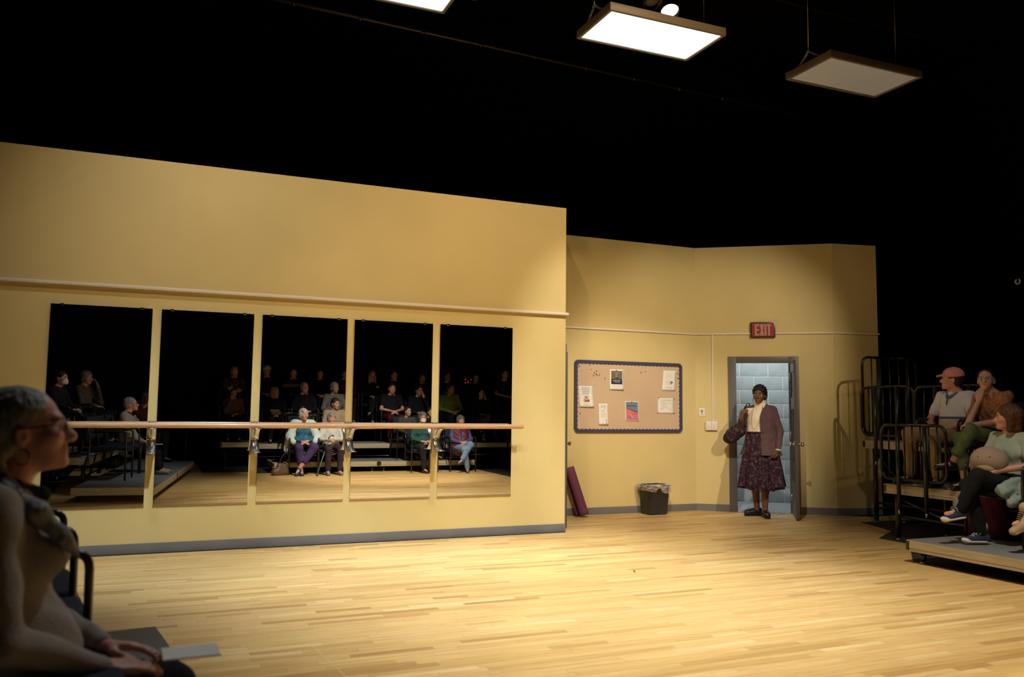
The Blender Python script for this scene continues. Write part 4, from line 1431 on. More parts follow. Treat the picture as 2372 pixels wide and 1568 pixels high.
def hair_prims(style, col=None):
    """returns prims for the hair mass in head frame"""
    F_ = [ell((0, 0.088, -0.036), (0.070, 0.075, 0.098), 0.018, op='-')]       # opening for the face
    if style == 'short':
        P = [ell((0, -0.018, 0.040), (0.083, 0.103, 0.090), 0.02), ell((0, -0.045, -0.020), (0.076, 0.070, 0.070), 0.03)] + F_
        P += [ell((s * 0.085, 0.010, -0.035), (0.030, 0.034, 0.045), 0.012, op='-') for s in (-1, 1)]
    elif style == 'shortf':
        P = [ell((0, -0.020, 0.040), (0.086, 0.104, 0.088), 0.02), ell((0, -0.050, -0.020), (0.080, 0.070, 0.068), 0.03)]
        P += [ell((s * 0.070, -0.004, -0.006), (0.022, 0.046, 0.055), 0.03) for s in (-1, 1)]
        P += [ell((0, 0.094, -0.042), (0.060, 0.070, 0.090), 0.016, op='-')]
        P += [cap((-0.05, 0.060, 0.078), (0.045, 0.074, 0.056), 0.018, 0.014, 0.03)]
    elif style == 'crop':
        P = [ell((0, -0.020, 0.040), (0.079, 0.098, 0.086), 0.02), ell((0, -0.045, -0.015), (0.074, 0.068, 0.060), 0.03)] + F_
        P += [ell((s * 0.085, 0.012, -0.030), (0.030, 0.036, 0.050), 0.012, op='-') for s in (-1, 1)]
    elif style == 'curly':
        P = [ell((0, -0.022, 0.042), (0.090, 0.108, 0.094), 0.02), ell((0, -0.045, -0.020), (0.084, 0.074, 0.070), 0.03)] + F_
        P += [ell((s * 0.090, 0.020, -0.045), (0.030, 0.040, 0.050), 0.012, op='-') for s in (-1, 1)]
    elif style == 'bob':
        P = [ell((0, -0.018, 0.042), (0.086, 0.106, 0.092), 0.02)]
        P += [cap((s * 0.066, -0.012, 0.02), (s * 0.078, -0.004, -0.105), 0.032, 0.030, 0.03) for s in (-1, 1)]
        P += [cap((0, -0.070, 0.02), (0, -0.062, -0.105), 0.055, 0.050, 0.04, side=(1, 0, 0), wf=1.35)] + [ell((0, 0.092, -0.050), (0.060, 0.075, 0.110), 0.018, op='-')]
    elif style == 'long':
        P = [ell((0, -0.018, 0.042), (0.085, 0.105, 0.091), 0.02)]
        P += [cap((s * 0.064, -0.010, 0.02), (s * 0.082, 0.020, -0.24), 0.030, 0.024, 0.03) for s in (-1, 1)]
        P += [cap((0, -0.070, 0.02), (0, -0.075, -0.24), 0.052, 0.040, 0.04, side=(1, 0, 0), wf=1.6)] + [ell((0, 0.092, -0.055), (0.060, 0.076, 0.130), 0.018, op='-')]
    elif style == 'bun':
        P = [ell((0, -0.020, 0.038), (0.079, 0.099, 0.085), 0.02), ell((0, -0.045, -0.012), (0.072, 0.065, 0.058), 0.03), ell((0, -0.105, 0.055), (0.040, 0.036, 0.036), 0.012)] + [ell((0, 0.096, -0.022), (0.074, 0.082, 0.112), 0.018, op='-')]
        P += [ell((s * 0.085, 0.014, -0.030), (0.030, 0.038, 0.050), 0.012, op='-') for s in (-1, 1)]
    else:                       # 'back' : combed back
        P = [ell((0, -0.022, 0.036), (0.080, 0.100, 0.086), 0.02), ell((0, -0.050, -0.020), (0.074, 0.066, 0.066), 0.03)] + [ell((0, 0.096, -0.022), (0.074, 0.082, 0.112), 0.018, op='-')]
        P += [ell((s * 0.085, 0.010, -0.040), (0.030, 0.036, 0.045), 0.012, op='-') for s in (-1, 1)]
    return P


def hand_prims(wr, d, n, side, curl=25, rmin=0.0, spread=0.0, thumb=1.0, s=1.0):
    """wr wrist, d finger direction, n palm normal, side=+1/-1 puts the thumb on d x n or its opposite"""
    wr, d, n = Vector(wr), Vector(d).normalized(), Vector(n)
    n = (n - d * n.dot(d)).normalized()
    sv = d.cross(n) * side
    P = []
    R_ = lambda r: max(r * s, rmin)
    offs = (0.030, 0.010, -0.011, -0.030)
    lens = ((0.040, 0.025, 0.021), (0.045, 0.028, 0.022), (0.041, 0.026, 0.021), (0.032, 0.020, 0.018))
    for o, (l1, l2, l3) in zip(offs, lens):
        base = wr + sv * (o * 0.6 * s)
        kn = wr + d * (0.082 * s - abs(o - 0.010) * 0.25 * s) + sv * (o * s)
        P.append(cap(base, kn, R_(0.0135), R_(0.0115), 0.012))
        p = kn
        dd = (d + sv * (spread * o / 0.03)).normalized()
        for q, L in enumerate((l1, l2, l3)):
            a = R(curl * (0.8 if q == 0 else 1.0))
            axis = dd.cross(n).normalized()
            dd = (Matrix.Rotation(a, 3, axis) @ dd)
            e = p + dd * (L * s)
            P.append(cap(p, e, R_(0.0095 - 0.0008 * q), R_(0.0088 - 0.0010 * q), 0.004))
            p = e
            n_ = n
    tb = wr + d * (0.022 * s) + sv * (0.024 * s)
    t1 = tb + (d * 0.6 + sv * 0.75 * thumb + n * 0.35).normalized() * (0.040 * s)
    t2 = t1 + (d * 0.95 + sv * 0.10 + n * 0.30).normalized() * (0.030 * s)
    t3 = t2 + (d * 1.0 - sv * 0.10 + n * 0.25).normalized() * (0.022 * s)
    P += [cap(tb, t1, R_(0.0145), R_(0.0115), 0.012), cap(t1, t2, R_(0.0110), R_(0.0100), 0.005), cap(t2, t3, R_(0.0098), R_(0.0082), 0.004)]
    return P


SKIN = {}


def skin(key):
    cols = dict(fair=(0.56, 0.31, 0.215), rosy=(0.55, 0.26, 0.19), tan=(0.42, 0.22, 0.14), brown=(0.150, 0.062, 0.036), olive=(0.40, 0.235, 0.145))
    return mat('skin_' + key, cols[key], 0.48, var=0.07, vscale=25, spec=0.4, bump=0.05, bscale=300)


def hairmat(key):
    cols = dict(black=(0.008, 0.006, 0.005), dark=(0.020, 0.012, 0.008), brown=(0.050, 0.026, 0.014), auburn=(0.085, 0.035, 0.016), blonde=(0.30, 0.19, 0.085), grey=(0.24, 0.225, 0.205), white=(0.46, 0.43, 0.39), steel=(0.12, 0.112, 0.105))
    return mat('hair_' + key, cols[key], 0.55, var=0.4, vscale=40, bump=0.9, bscale=55, stretch=(1, 1, 0.35), spec=0.3)


M_eyew = mat('eye_white', (0.36, 0.32, 0.29), 0.5)
M_iris = mat('iris_dark', (0.018, 0.012, 0.010), 0.15)
M_lip = mat('lips', (0.36, 0.115, 0.095), 0.5)
M_lipd = mat('lips_brown', (0.17, 0.060, 0.050), 0.5)

SIT = dict(pel=(0, 0.0, 0.530), che=(0, -0.035, 0.850), nb=(0, -0.030, 0.985), hd=(0, 0.010, 1.135),
           Rsh=(0.170, -0.035, 0.945), Lsh=(-0.170, -0.035, 0.945), Rel=(0.235, 0.06, 0.70), Lel=(-0.235, 0.06, 0.70), Rwr=(0.085, 0.255, 0.645), Lwr=(-0.085, 0.255, 0.645),
           Rhd=(-0.75, 0.55, -0.1), Lhd=(0.75, 0.55, -0.1), Rhn=(-0.1, -0.2, -1), Lhn=(0.1, -0.2, -1),
           Rhip=(0.088, 0.02, 0.525), Lhip=(-0.088, 0.02, 0.525), Rkn=(0.115, 0.43, 0.520), Lkn=(-0.115, 0.43, 0.520), Ran=(0.120, 0.42, 0.085), Lan=(-0.120, 0.42, 0.085), Rto=(0.13, 0.56, 0.030), Lto=(-0.13, 0.56, 0.030))
CROSS_R = dict(Rkn=(0.03, 0.44, 0.600), Ran=(-0.150, 0.50, 0.270), Rto=(-0.215, 0.62, 0.225), Lkn=(-0.105, 0.43, 0.515), Lan=(-0.075, 0.42, 0.085), Lto=(-0.08, 0.56, 0.03))
CROSS_L = {('R' if k[0] == 'L' else 'L') + k[1:]: (-v[0], v[1], v[2]) for k, v in CROSS_R.items()}
CHIN_R = dict(Rel=(0.175, 0.20, 0.70), Rwr=(0.055, 0.185, 0.985), Rhd=(-0.15, -0.25, 1), Rhn=(-0.5, -0.8, 0))
CHIN_L = dict(Lel=(-0.175, 0.20, 0.70), Lwr=(-0.055, 0.185, 0.985), Lhd=(0.15, -0.25, 1), Lhn=(0.5, -0.8, 0))
FOLD = dict(Rel=(0.245, 0.07, 0.715), Lel=(-0.245, 0.07, 0.715), Rwr=(-0.015, 0.205, 0.745), Lwr=(0.015, 0.225, 0.705), Rhd=(-1, 0.1, 0.05), Lhd=(1, 0.05, 0.0), Rhn=(0, -1, 0), Lhn=(0, -1, 0))


def person(label, loc, rz, S=1.0, J=None, lean=0.0, head=(0, 0, 0), sk='fair', hair=('short', 'brown'), male=False, top=None, sleeve='long', bottom=None, legs='trousers', shoe=None,
           vox=0.014, belly=0.0, bust=0.0, build=1.0, group=None, curl=25, base=SIT, collar=True, extra_top=(), fold=0.004, hvox=None, face=True, old=False, lipm=None, cat='person', open_front=None, neck_r=0.050, headscale=1.0, hair_extra=(), top_clip=None):
    t = thing('person', loc, rz, label, cat, group)
    t.scale = (S, S, S)
    j = dict(base)
    if J:
        j.update(J)
    j = {k: Vector(v) for k, v in j.items()}
    if not male:
        for k in ('Rsh', 'Lsh'):
            j[k].x *= 0.93
    if lean:
        Mx = Matrix.Rotation(R(-lean), 3, 'X')
        pv = j['pel'].copy()
        for k in ('che', 'nb', 'hd', 'Rsh', 'Lsh'):
            j[k] = pv + Mx @ (j[k] - pv)
        if 'keep' not in (J or {}):
            pass
    sx = (j['Rsh'] - j['Lsh']).normalized()
    B = build
    HM = rotm(*head)
    hd = j['hd']
    # ---- skin body, one continuous surface
    if not male:
        neck_r = min(neck_r, 0.044)
    P = xf([dict(q) for q in head_prims(male, old, 0.0 if male else 0.004)], HM * headscale, hd)
    if headscale != 1.0:
        for q in P:
            if q['t'] == 'c':
                q['ra'] *= headscale
                q['rb'] *= headscale
            else:
                q['r'] = q['r'] * headscale
                q['R'] = q['R'] / headscale
    nk = Vector(np.array(hd) + HM @ A_(0, -0.022, -0.055))
    P += [cap(j['nb'] + Vector((0, 0, -0.03)), nk, neck_r * 1.05, neck_r, 0.035)]
    P += [cap(j['pel'], j['che'], 0.108 * B, 0.102 * B, 0.04, side=sx, wf=1.35), cap(j['Lsh'], j['Rsh'], 0.050 * B, None, 0.05), cap(j['che'], j['nb'], 0.085 * B, 0.052, 0.05, side=sx, wf=1.3)]
    for s in 'RL':
        P += [cap(j[s + 'sh'], j[s + 'el'], 0.043 * B, 0.034 * B, 0.03), cap(j[s + 'el'], j[s + 'wr'], 0.034 * B, 0.024, 0.02)]
        P += hand_prims(j[s + 'wr'], j[s + 'hd'], j[s + 'hn'], 1 if s == 'R' else -1, curl, rmin=0.62 * vox)
        P += [cap(j[s + 'hip'], j[s + 'kn'], 0.078 * B, 0.052 * B, 0.04), cap(j[s + 'kn'], j[s + 'kn'].lerp(j[s + 'an'], 0.35), 0.050 * B, 0.052 * B, 0.03), cap(j[s + 'kn'].lerp(j[s + 'an'], 0.35), j[s + 'an'], 0.050 * B, 0.033, 0.03)]
        P += [cap(j[s + 'an'] + Vector((0, 0, -0.02)), j[s + 'to'] + Vector((0, 0, 0.008)), 0.032, 0.024, 0.03)]
    body = sdf_object('body', P, vox, skin(sk), t)
    # ---- eyes, mouth, brows
    HMm = Matrix([list(map(float, r_)) for r_ in (HM * headscale)])
    if face:
        for s in (-1, 1):
            c = hd + HMm @ Vector((s * 0.031, 0.0785, 0.003))
            Mr = HMm.to_4x4()
            mb = MB()
            mb.ball((0, -0.0010 * headscale, 0), (0.0128 * headscale, 0.0112 * headscale, 0.0085 * headscale), 12)
            mb.ball((0, 0.0052 * headscale, 0), (0.0066 * headscale, 0.0062 * headscale, 0.0066 * headscale), 10, mi=1)
            o = mb.build('eye', [M_eyew, M_iris], t)
            o.matrix_local = Matrix.Translation(c) @ rotation_only(HMm)
        pts = [hd + HMm @ Vector((x_, 0.0945 - 9.0 * x_ * x_, -0.0615 + 0.0015 * math.cos(x_ * 150))) for x_ in (-0.021, -0.012, 0, 0.012, 0.021)]
        MB().tube(pts, [0.002, 0.0048, 0.0056, 0.0048, 0.002], 8).build('mouth', lipm or M_lip, t)
        for s in (-1, 1):
            pts = [hd + HMm @ Vector((s * a, b, c)) for a, b, c in ((0.014, 0.092, 0.020), (0.030, 0.090, 0.026), (0.046, 0.076, 0.021))]
            MB().tube(pts, [0.0028, 0.0034, 0.0018], 6).build('eyebrow', hairmat(hair[1]), t)
    # ---- hair
    if hair[0] != 'none':
        HP = xf(hair_prims(hair[0]) + list(hair_extra), HM * headscale, hd)
        if headscale != 1.0:
            for q in HP:
                if q['t'] == 'c':
                    q['ra'] *= headscale
                    q['rb'] *= headscale
                else:
                    q['r'] = q['r'] * headscale
                    q['R'] = q['R'] / headscale
        sdf_object('hair', HP, hvox or vox * 0.8, hairmat(hair[1]), t, fold=0.0022 if hair[0] != 'curly' else 0.005, ffreq=120 if hair[0] != 'curly' else 170)
    # ---- top
    if top is not None:
        g = 0.016
        low = j['pel'] + Vector((0, 0, -0.02))
        T_ = [cap(low, j['che'], 0.112 * B + g + belly * 0.3, 0.104 * B + g, 0.04, side=sx, wf=1.38), cap(j['Lsh'], j['Rsh'], 0.050 * B + g * 0.8, None, 0.05), cap(j['che'], j['nb'] + Vector((0, 0, -0.02)), 0.088 * B + g, 0.058, 0.05, side=sx, wf=1.3)]
        if belly:
            T_.append(ell(j['pel'].lerp(j['che'], 0.30) + Vector((0, 0.075 + belly * 0.35, 0)), (0.13 * B, 0.075 + belly, 0.12), 0.06))
        if bust:
            for s in (-1, 1):
                T_.append(ell(j['che'] + sx * (s * 0.068) + Vector((0, 0.085 + bust * 0.3, -0.035)), (0.066, 0.050 + bust, 0.062), 0.05))
        if collar:
            T_.append(cap(j['nb'] + Vector((0, 0.0, -0.012)), j['nb'] + Vector((0, 0.004, 0.022)), neck_r + 0.016, neck_r + 0.010, 0.02))
        for s in 'RL':
            e = j[s + 'el']
            if sleeve == 'long':
                T_ += [cap(j[s + 'sh'], e, 0.050 * B + 0.008, 0.044 * B + 0.006, 0.03), cap(e, e.lerp(j[s + 'wr'], 0.93), 0.042 * B + 0.006, 0.033, 0.02)]
            elif sleeve == 'short':
                m_ = j[s + 'sh'].lerp(e, 0.62)
                T_ += [cap(j[s + 'sh'], m_, 0.046 * B + 0.004, 0.046 * B + 0.007, 0.03)]
            elif sleeve == 'three':
                T_ += [cap(j[s + 'sh'], e, 0.050 * B + 0.008, 0.044 * B + 0.008, 0.03), cap(e, e.lerp(j[s + 'wr'], 0.45), 0.044 * B + 0.008, 0.044, 0.02)]
        T_ += list(extra_top)
        sdf_object('top', T_, vox, top, t, fold=fold, ffreq=42, clip=top_clip)
    # ---- trousers or skirt
    if bottom is not None:
        T_ = [cap(j['pel'] + Vector((0, 0, 0.04)), j['pel'] + Vector((0, 0.02, -0.03)), 0.118 * B, 0.118 * B, 0.04, side=sx, wf=1.3)]
        for s in 'RL':
            k_, a_ = j[s + 'kn'], j[s + 'an']
            end = 0.92 if legs == 'trousers' else (0.62 if legs == 'crop' else 0.15)
            T_ += [cap(j[s + 'hip'], k_, 0.088 * B + 0.006, 0.066 * B + 0.004, 0.04), cap(k_, k_.lerp(a_, end), 0.064 * B + 0.006, 0.056 if legs == 'trousers' else 0.066, 0.03)]
        if legs == 'skirt':
            T_ += [cap(j['Rkn'], j['Lkn'], 0.07, None, 0.06), cap(j['pel'].lerp((j['Rkn'] + j['Lkn']) / 2, 0.5), (j['Rkn'] + j['Lkn']) / 2 + Vector((0, 0.02, -0.06)), 0.10, 0.08, 0.05, side=(1, 0, 0), wf=1.5)]
        sdf_object('trousers' if legs != 'skirt' else 'skirt', T_, vox, bottom, t, fold=fold, ffreq=30)
    # ---- shoes
    if shoe is not None:
        for s in 'RL':
            a_, o_ = j[s + 'an'], j[s + 'to']
            dr = (o_ - a_)
            dv = Vector((dr.x, dr.y, 0)).normalized() if s + 'flat' not in j else dr.normalized()
            heel = a_ + Vector((0, 0, -0.045)) - dr.normalized() * 0.02
            tip = o_ + dr.normalized() * 0.02
            up = Vector((0, 0, 1))
            sd = dr.cross(up).normalized()
            SP = [cap(heel, tip, 0.036, 0.028, 0.02, side=sd, wf=1.25), cap(a_, heel, 0.042, 0.036, 0.02)]
            sdf_object('shoe', SP, max(vox * 0.8, 0.007), shoe, t)
    return t, j, HMm, hd


def rotation_only(M3):
    q = M3.copy()
    q.normalize()
    return q.to_4x4()


def attach(t, mb, name, m):
    return mb.build(name, m, t)


def glasses(t, HMm, hd, m, r=0.021, tall=0.9):
    mb = MB()
    H4 = Matrix.Translation(hd) @ HMm.to_4x4()
    for s in (-1, 1):
        ring = [H4 @ Vector((s * 0.032 + r * 1.15 * math.cos(a), 0.1035 - 0.006 * abs(math.cos(a)), 0.002 + r * tall * math.sin(a))) for a in [2 * math.pi * k / 16 for k in range(16)]]
        mb.tube(ring, 0.0022, 6, closed=True)
        mb.tube([H4 @ Vector((s * 0.056, 0.098, 0.008)), H4 @ Vector((s * 0.076, 0.06, 0.008)), H4 @ Vector((s * 0.082, -0.01, 0.006))], 0.0022, 6)
    mb.tube([H4 @ Vector((-0.010, 0.106, 0.006)), H4 @ Vector((0.010, 0.106, 0.006))], 0.0022, 6)
    return mb.build('glasses', m, t)


def face_mask(t, HMm, hd, m):
    H4 = Matrix.Translation(hd) @ HMm.to_4x4()
    rows = []
    for jj in range(7):
        v_ = jj / 6
        rows.append([H4 @ Vector((0.066 * u, 0.118 - 0.062 * u * u - 0.020 * abs(v_ - 0.45), -0.012 - 0.082 * v_ * (1 - 0.10 * u * u))) for u in [k / 4 for k in range(-4, 5)]])
    mb = MB().grid(rows, thick=0.003)
    for s in (-1, 1):
        for z in (-0.018, -0.080):
            mb.tube([H4 @ Vector((s * 0.064, 0.056, z)), H4 @ Vector((s * 0.080, -0.005, 0.0 if z > -0.05 else -0.03))], 0.0015, 5)
    return mb.build('face_mask', m, t)


def ballcap(t, HMm, hd, m, vox, back=False):
    s = -1 if back else 1
    P = [ell((0, -0.014, 0.052), (0.088, 0.107, 0.082), 0.01), cap((0, s * 0.07, 0.045), (0, s * 0.145, 0.030), 0.014, 0.011, 0.02, side=(1, 0, 0), wf=5.0)]
    P += [ell((0, 0, -0.075), (0.2, 0.2, 0.100), 0.008, op='-')]
    o = sdf_object('cap', xf(P, np.array(HMm), hd), vox, m, t)
    MB().ball(hd + HMm @ Vector((0, -0.014, 0.134)), (0.008, 0.008, 0.005), 8).build('cap_button', m, t)
    return o

# ------------------------------------------------------------------ the woman standing in the doorway
STAND = dict(pel=(0, 0, 0.930), che=(0, -0.015, 1.215), nb=(0, -0.020, 1.360), hd=(0, 0.014, 1.518), Rsh=(0.160, -0.020, 1.320), Lsh=(-0.160, -0.020, 1.320),
             Rel=(0.275, -0.02, 1.075), Lel=(-0.235, -0.03, 1.060), Rwr=(0.195, 0.135, 1.225), Lwr=(-0.240, 0.065, 0.835), Rhd=(-0.25, 0.10, 1), Lhd=(0.08, 0.25, -1), Rhn=(-0.5, -0.7, 0.1), Lhn=(0.9, 0.1, 0.1),
             Rhip=(0.085, 0, 0.90), Lhip=(-0.085, 0, 0.90), Rkn=(0.075, 0.02, 0.48), Lkn=(-0.070, 0.05, 0.48), Ran=(0.075, -0.06, 0.085), Lan=(-0.055, 0.03, 0.085), Rto=(0.165, 0.030, 0.030), Lto=(-0.120, 0.150, 0.030))
ACT = (7.075, 8.560, 0.0)
ACT_R = R(122)
M_cream = mat('cream_knit', (0.78, 0.66, 0.46), 0.9, bump=0.25, bscale=120, spec=0.15)
M_card = mat('mauve_cardigan', (0.105, 0.058, 0.062), 0.9, var=0.12, vscale=10, bump=0.35, bscale=140, spec=0.15)
M_skirt = blotch('floral_skirt', (0.034, 0.014, 0.024), (0.17, 0.09, 0.10), 30, 0.60, 0.09, c3=(0.020, 0.009, 0.016))
M_clog = mat('black_leather', (0.012, 0.010, 0.010), 0.35)
t, j, HMm, hd = person('standing woman in mauve cardigan, cream turtleneck and floral skirt in the doorway', ACT, ACT_R, 1.0, base=STAND, head=(4, -2, 0), top_clip=lambda X, Y, Z: 1.035 - Z + 0 * X + 0 * Y, sk='brown', hair=('curly', 'black'), top=M_cream, sleeve='none', bottom=None, vox=0.0062,
                       bust=0.0, fold=0.0015, hvox=0.005, lipm=M_lipd, curl=62, build=0.97, extra_top=[cap((0, -0.018, 1.345), (0, -0.004, 1.418), 0.072, 0.066, 0.02)])
# cardigan
CP = [cap((0, -0.012, 0.90), j['che'], 0.150, 0.132, 0.04, side=(1, 0, 0), wf=1.33), cap((0, -0.012, 0.72), (0, -0.012, 0.94), 0.226, 0.156, 0.03, side=(1, 0, 0), wf=1.24), cap(j['Lsh'], j['Rsh'], 0.064, None, 0.05), cap(j['che'], (0, -0.03, 1.36), 0.126, 0.074, 0.05, side=(1, 0, 0), wf=1.24)]
for s in 'RL':
    e = j[s + 'el']
    CP += [cap(j[s + 'sh'], e, 0.060, 0.050, 0.012), cap(e, e.lerp(j[s + 'wr'], 0.90), 0.048, 0.036, 0.012)]
CP += [cap((0, 0.02, 1.40), (0, 0.03, 1.50), 0.072, 0.08, 0.01, op='-')]


def card_clip(X, Y, Z):
    x0 = -0.035 + 0.10 * np.clip(Z - 1.10, -0.4, 0.0) - 0.16 * np.clip(Z - 1.25, 0, 0.2)
    front = np.minimum(np.minimum(Y - 0.035, X - x0), 0.165 - X)
    return np.maximum(front, 0.765 - Z) + 0 * X


sdf_object('cardigan', CP, 0.0062, M_card, t, fold=0.0022, ffreq=48, clip=card_clip)
# pleated skirt
rows = []
NA = 120
for i in range(15):
    s = i / 14
    z = 1.045 - 0.70 * s
    row_ = []
    for k in range(NA + 1):
        a = 2 * math.pi * k / NA
        amp = 0.030 * s ** 0.8 + 0.002
        pl = math.sin(11 * a + 0.8 * math.sin(3 * a)) * amp + 0.4 * amp * math.sin(19 * a + 1.0)
        rx = 0.160 + 0.110 * s ** 0.85 + pl
        ry = 0.132 + 0.092 * s ** 0.85 + pl
        row_.append((rx * math.cos(a), ry * math.sin(a) - 0.01, z + 0.020 * s * math.sin(2 * a + 0.4) - 0.012 * s * math.cos(a)))
    rows.append(row_)
MB().grid(rows, thick=0.003).build('skirt', M_skirt, t)
MB().tube([(0.164 * math.cos(a), 0.136 * math.sin(a) - 0.01, 1.046) for a in [2 * math.pi * k / 32 for k in range(32)]], 0.010, 8, closed=True).build('waistband', M_skirt, t)
for s in 'RL':
    a_, o_ = j[s + 'an'], j[s + 'to']
    dr = Vector((o_.x - a_.x, o_.y - a_.y, 0)).normalized()
    heel = Vector((a_.x, a_.y, 0.045)) - dr * 0.035
    tip = Vector((o_.x, o_.y, 0.040)) + dr * 0.01
    sd = dr.cross(Vector((0, 0, 1)))
    sh_ = sdf_object('shoe', [cap(heel, tip, 0.038, 0.034, 0.02, side=sd, wf=1.15), cap(heel + dr * 0.01, heel + Vector((0, 0, 0.030)) + dr * 0.02, 0.038, 0.040, 0.02), cap(heel.lerp(tip, 0.5) + Vector((0, 0, 0.02)), tip + Vector((0, 0, 0.004)), 0.036, 0.030, 0.02, side=sd, wf=1.1)], 0.005, M_clog, t)
    MB().prism([((heel + (dr * math.cos(a) + sd * math.sin(a)) * 0.036)[:2] if math.cos(a) < 0 else (tip + (dr * math.cos(a) + sd * math.sin(a)) * 0.038)[:2]) for a in [2 * math.pi * k / 20 + 0.01 for k in range(20)]], 0.001, 0.016).build('sole', M_clog, sh_)
MB().tube(spline([(-0.050, 0.045, 1.385), (-0.055, 0.095, 1.30), (-0.03, 0.155, 1.17), (0.02, 0.168, 1.085), (0.06, 0.155, 1.15), (0.070, 0.095, 1.29), (0.055, 0.045, 1.385)], 5), 0.0022, 6).build('necklace', mat('necklace_beads', (0.12, 0.08, 0.07), 0.3), t)
for s in (-1, 1):
    MB().ball(hd + HMm @ Vector((s * 0.083, -0.004, -0.052)), (0.006, 0.006, 0.010), 8).tube([hd + HMm @ Vector((s * 0.083, -0.004, -0.060)), hd + HMm @ Vector((s * 0.083, -0.004, -0.082))], [0.003, 0.006], 8).build('earring', mat('dark_jewel', (0.03, 0.04, 0.06), 0.2), t)
w0 = j['Lel'].lerp(j['Lwr'], 0.985)
dv = (j['Lwr'] - j['Lel']).normalized()
MB().tube([w0 + dv * 0.000, w0 + dv * 0.014], 0.033, 14).build('bracelet', mat('white_bangle', (0.70, 0.68, 0.60), 0.4), t)
M_bag = blotch('patchwork_bag', (0.022, 0.012, 0.018), (0.11, 0.070, 0.055), 16, 0.56, 0.05, c3=(0.045, 0.018, 0.038))
bg = thing('shoulder_bag', ACT, ACT_R, 'dark patterned slouchy shoulder bag hanging from the standing woman', 'bag')
Rb = np.array(Matrix.Rotation(R(32), 3, 'Y'), np.float32)
sdf_object('bag_body', [ell((0.330, -0.030, 1.035), (0.165, 0.075, 0.092), 0.03, Rm=Rb), ell((0.410, -0.035, 0.965), (0.085, 0.065, 0.070), 0.05, Rm=Rb), ell((0.255, -0.025, 1.10), (0.06, 0.05, 0.08), 0.05)], 0.007, M_bag, bg, fold=0.006, ffreq=46)
MB().grid([[(a.x - 0.0, a.y - 0.016, a.z), (a.x, a.y + 0.016, a.z)] for a in spline([(0.255, 0.045, 1.12), (0.225, 0.085, 1.20), (0.185, 0.085, 1.33), (0.150, 0.020, 1.412), (0.160, -0.070, 1.37), (0.220, -0.105, 1.22), (0.290, -0.075, 1.10)], 5)], thick=0.005).build('strap', M_bag, bg)

# ------------------------------------------------------------------ grey-haired woman seated in the left foreground
M_swt = mat('oat_sweater', (0.33, 0.285, 0.235), 0.95, var=0.10, vscale=9, bump=0.4, bscale=180, spec=0.1)
M_blk = fabric('black_cloth', (0.010, 0.010, 0.011))
FGR = R(-81.8)
FGP = (-0.300, 2.360, 0.20)
t, j, HMm, hd = person('grey-haired woman in oat sweater and glasses seated in the left foreground', FGP, FGR, 0.92, J=dict(pel=(0, 0, 0.400), Rhip=(0.088, 0.02, 0.395), Lhip=(-0.088, 0.02, 0.395), Rkn=(0.115, 0.43, 0.345), Lkn=(-0.115, 0.43, 0.345), Ran=(0.12, 0.50, 0.085), Lan=(-0.12, 0.50, 0.085), Rto=(0.13, 0.64, 0.03), Lto=(-0.13, 0.64, 0.03), che=(0, -0.035, 0.820), nb=(0, -0.020, 0.965), hd=(0, 0.022, 1.100), Rsh=(0.165, -0.045, 0.910), Lsh=(-0.165, -0.045, 0.910),
                       Rel=(0.235, -0.01, 0.610), Lel=(-0.225, 0.04, 0.620), Rwr=(0.095, 0.235, 0.480), Lwr=(-0.060, 0.245, 0.500), Rhd=(-0.35, 1.0, -0.10), Lhd=(0.40, 0.85, -0.02), Rhn=(-0.15, -0.1, -1), Lhn=(0.2, -0.1, -1)),
                       head=(-4, 6, 0), sk='rosy', hair=('back', 'grey'), top=M_swt, sleeve='long', bottom=M_blk, shoe=mat('grey_trainer', (0.16, 0.15, 0.14), 0.7), vox=0.0065, hvox=0.006, belly=0.035, bust=0.030, fold=0.004, curl=14, build=1.02,
                       hair_extra=[cap((0.020, -0.085, 0.02), (0.078, -0.078, -0.07), 0.034, 0.026, 0.03), cap((0.078, -0.078, -0.07), (0.112, -0.050, -0.14), 0.026, 0.024, 0.03), cap((0.112, -0.050, -0.14), (0.128, 0.020, -0.205), 0.024, 0.024, 0.03), cap((0.128, 0.020, -0.205), (0.112, 0.075, -0.280), 0.024, 0.020, 0.03), cap((0.112, 0.075, -0.280), (0.100, 0.105, -0.335), 0.019, 0.008, 0.02)])
glasses(t, HMm, hd, mat('oxblood_frames', (0.060, 0.010, 0.010), 0.3), 0.020, 0.85)
MB().tube([hd + HMm @ Vector((0.084, -0.006 + 0.016 * math.sin(a), -0.066 + 0.020 * math.cos(a))) for a in [2 * math.pi * k / 16 for k in range(16)]], 0.0028, 6, closed=True).build('hoop_earring', mat('dark_gold', (0.30, 0.17, 0.06), 0.35, 0.8), t)
sdf_object('scarf', [cap((0.080, 0.000, 0.960), (0, 0.070, 0.930), 0.017, 0.017, 0.02), cap((-0.080, 0.000, 0.960), (0, 0.070, 0.930), 0.017, 0.017, 0.02), cap((0.080, 0, 0.960), (0.0, -0.080, 0.980), 0.019, None, 0.02), cap((-0.080, 0, 0.960), (0.0, -0.080, 0.980), 0.019, None, 0.02)], 0.007, M_blk, t)
MB().tube([j['Lwr'] + (j['Lhd'].normalized()) * k for k in (-0.028, -0.014)], 0.030, 14).build('watch', M_tube, t)
pr = thing('programme', FGP, FGR, 'folded white programme on the lap of the grey-haired woman', 'programme')
MB().box((-0.07, 0.385, 0.478), (0.055, 0.535, 0.481), M=Matrix.Rotation(R(-6), 4, 'Z') @ Matrix.Translation((0, 0, 0.0))).box((-0.07, 0.385, 0.4825), (0.055, 0.533, 0.4840), M=Matrix.Rotation(R(-6.8), 4, 'Z')).build('leaflet', M_paper, pr)
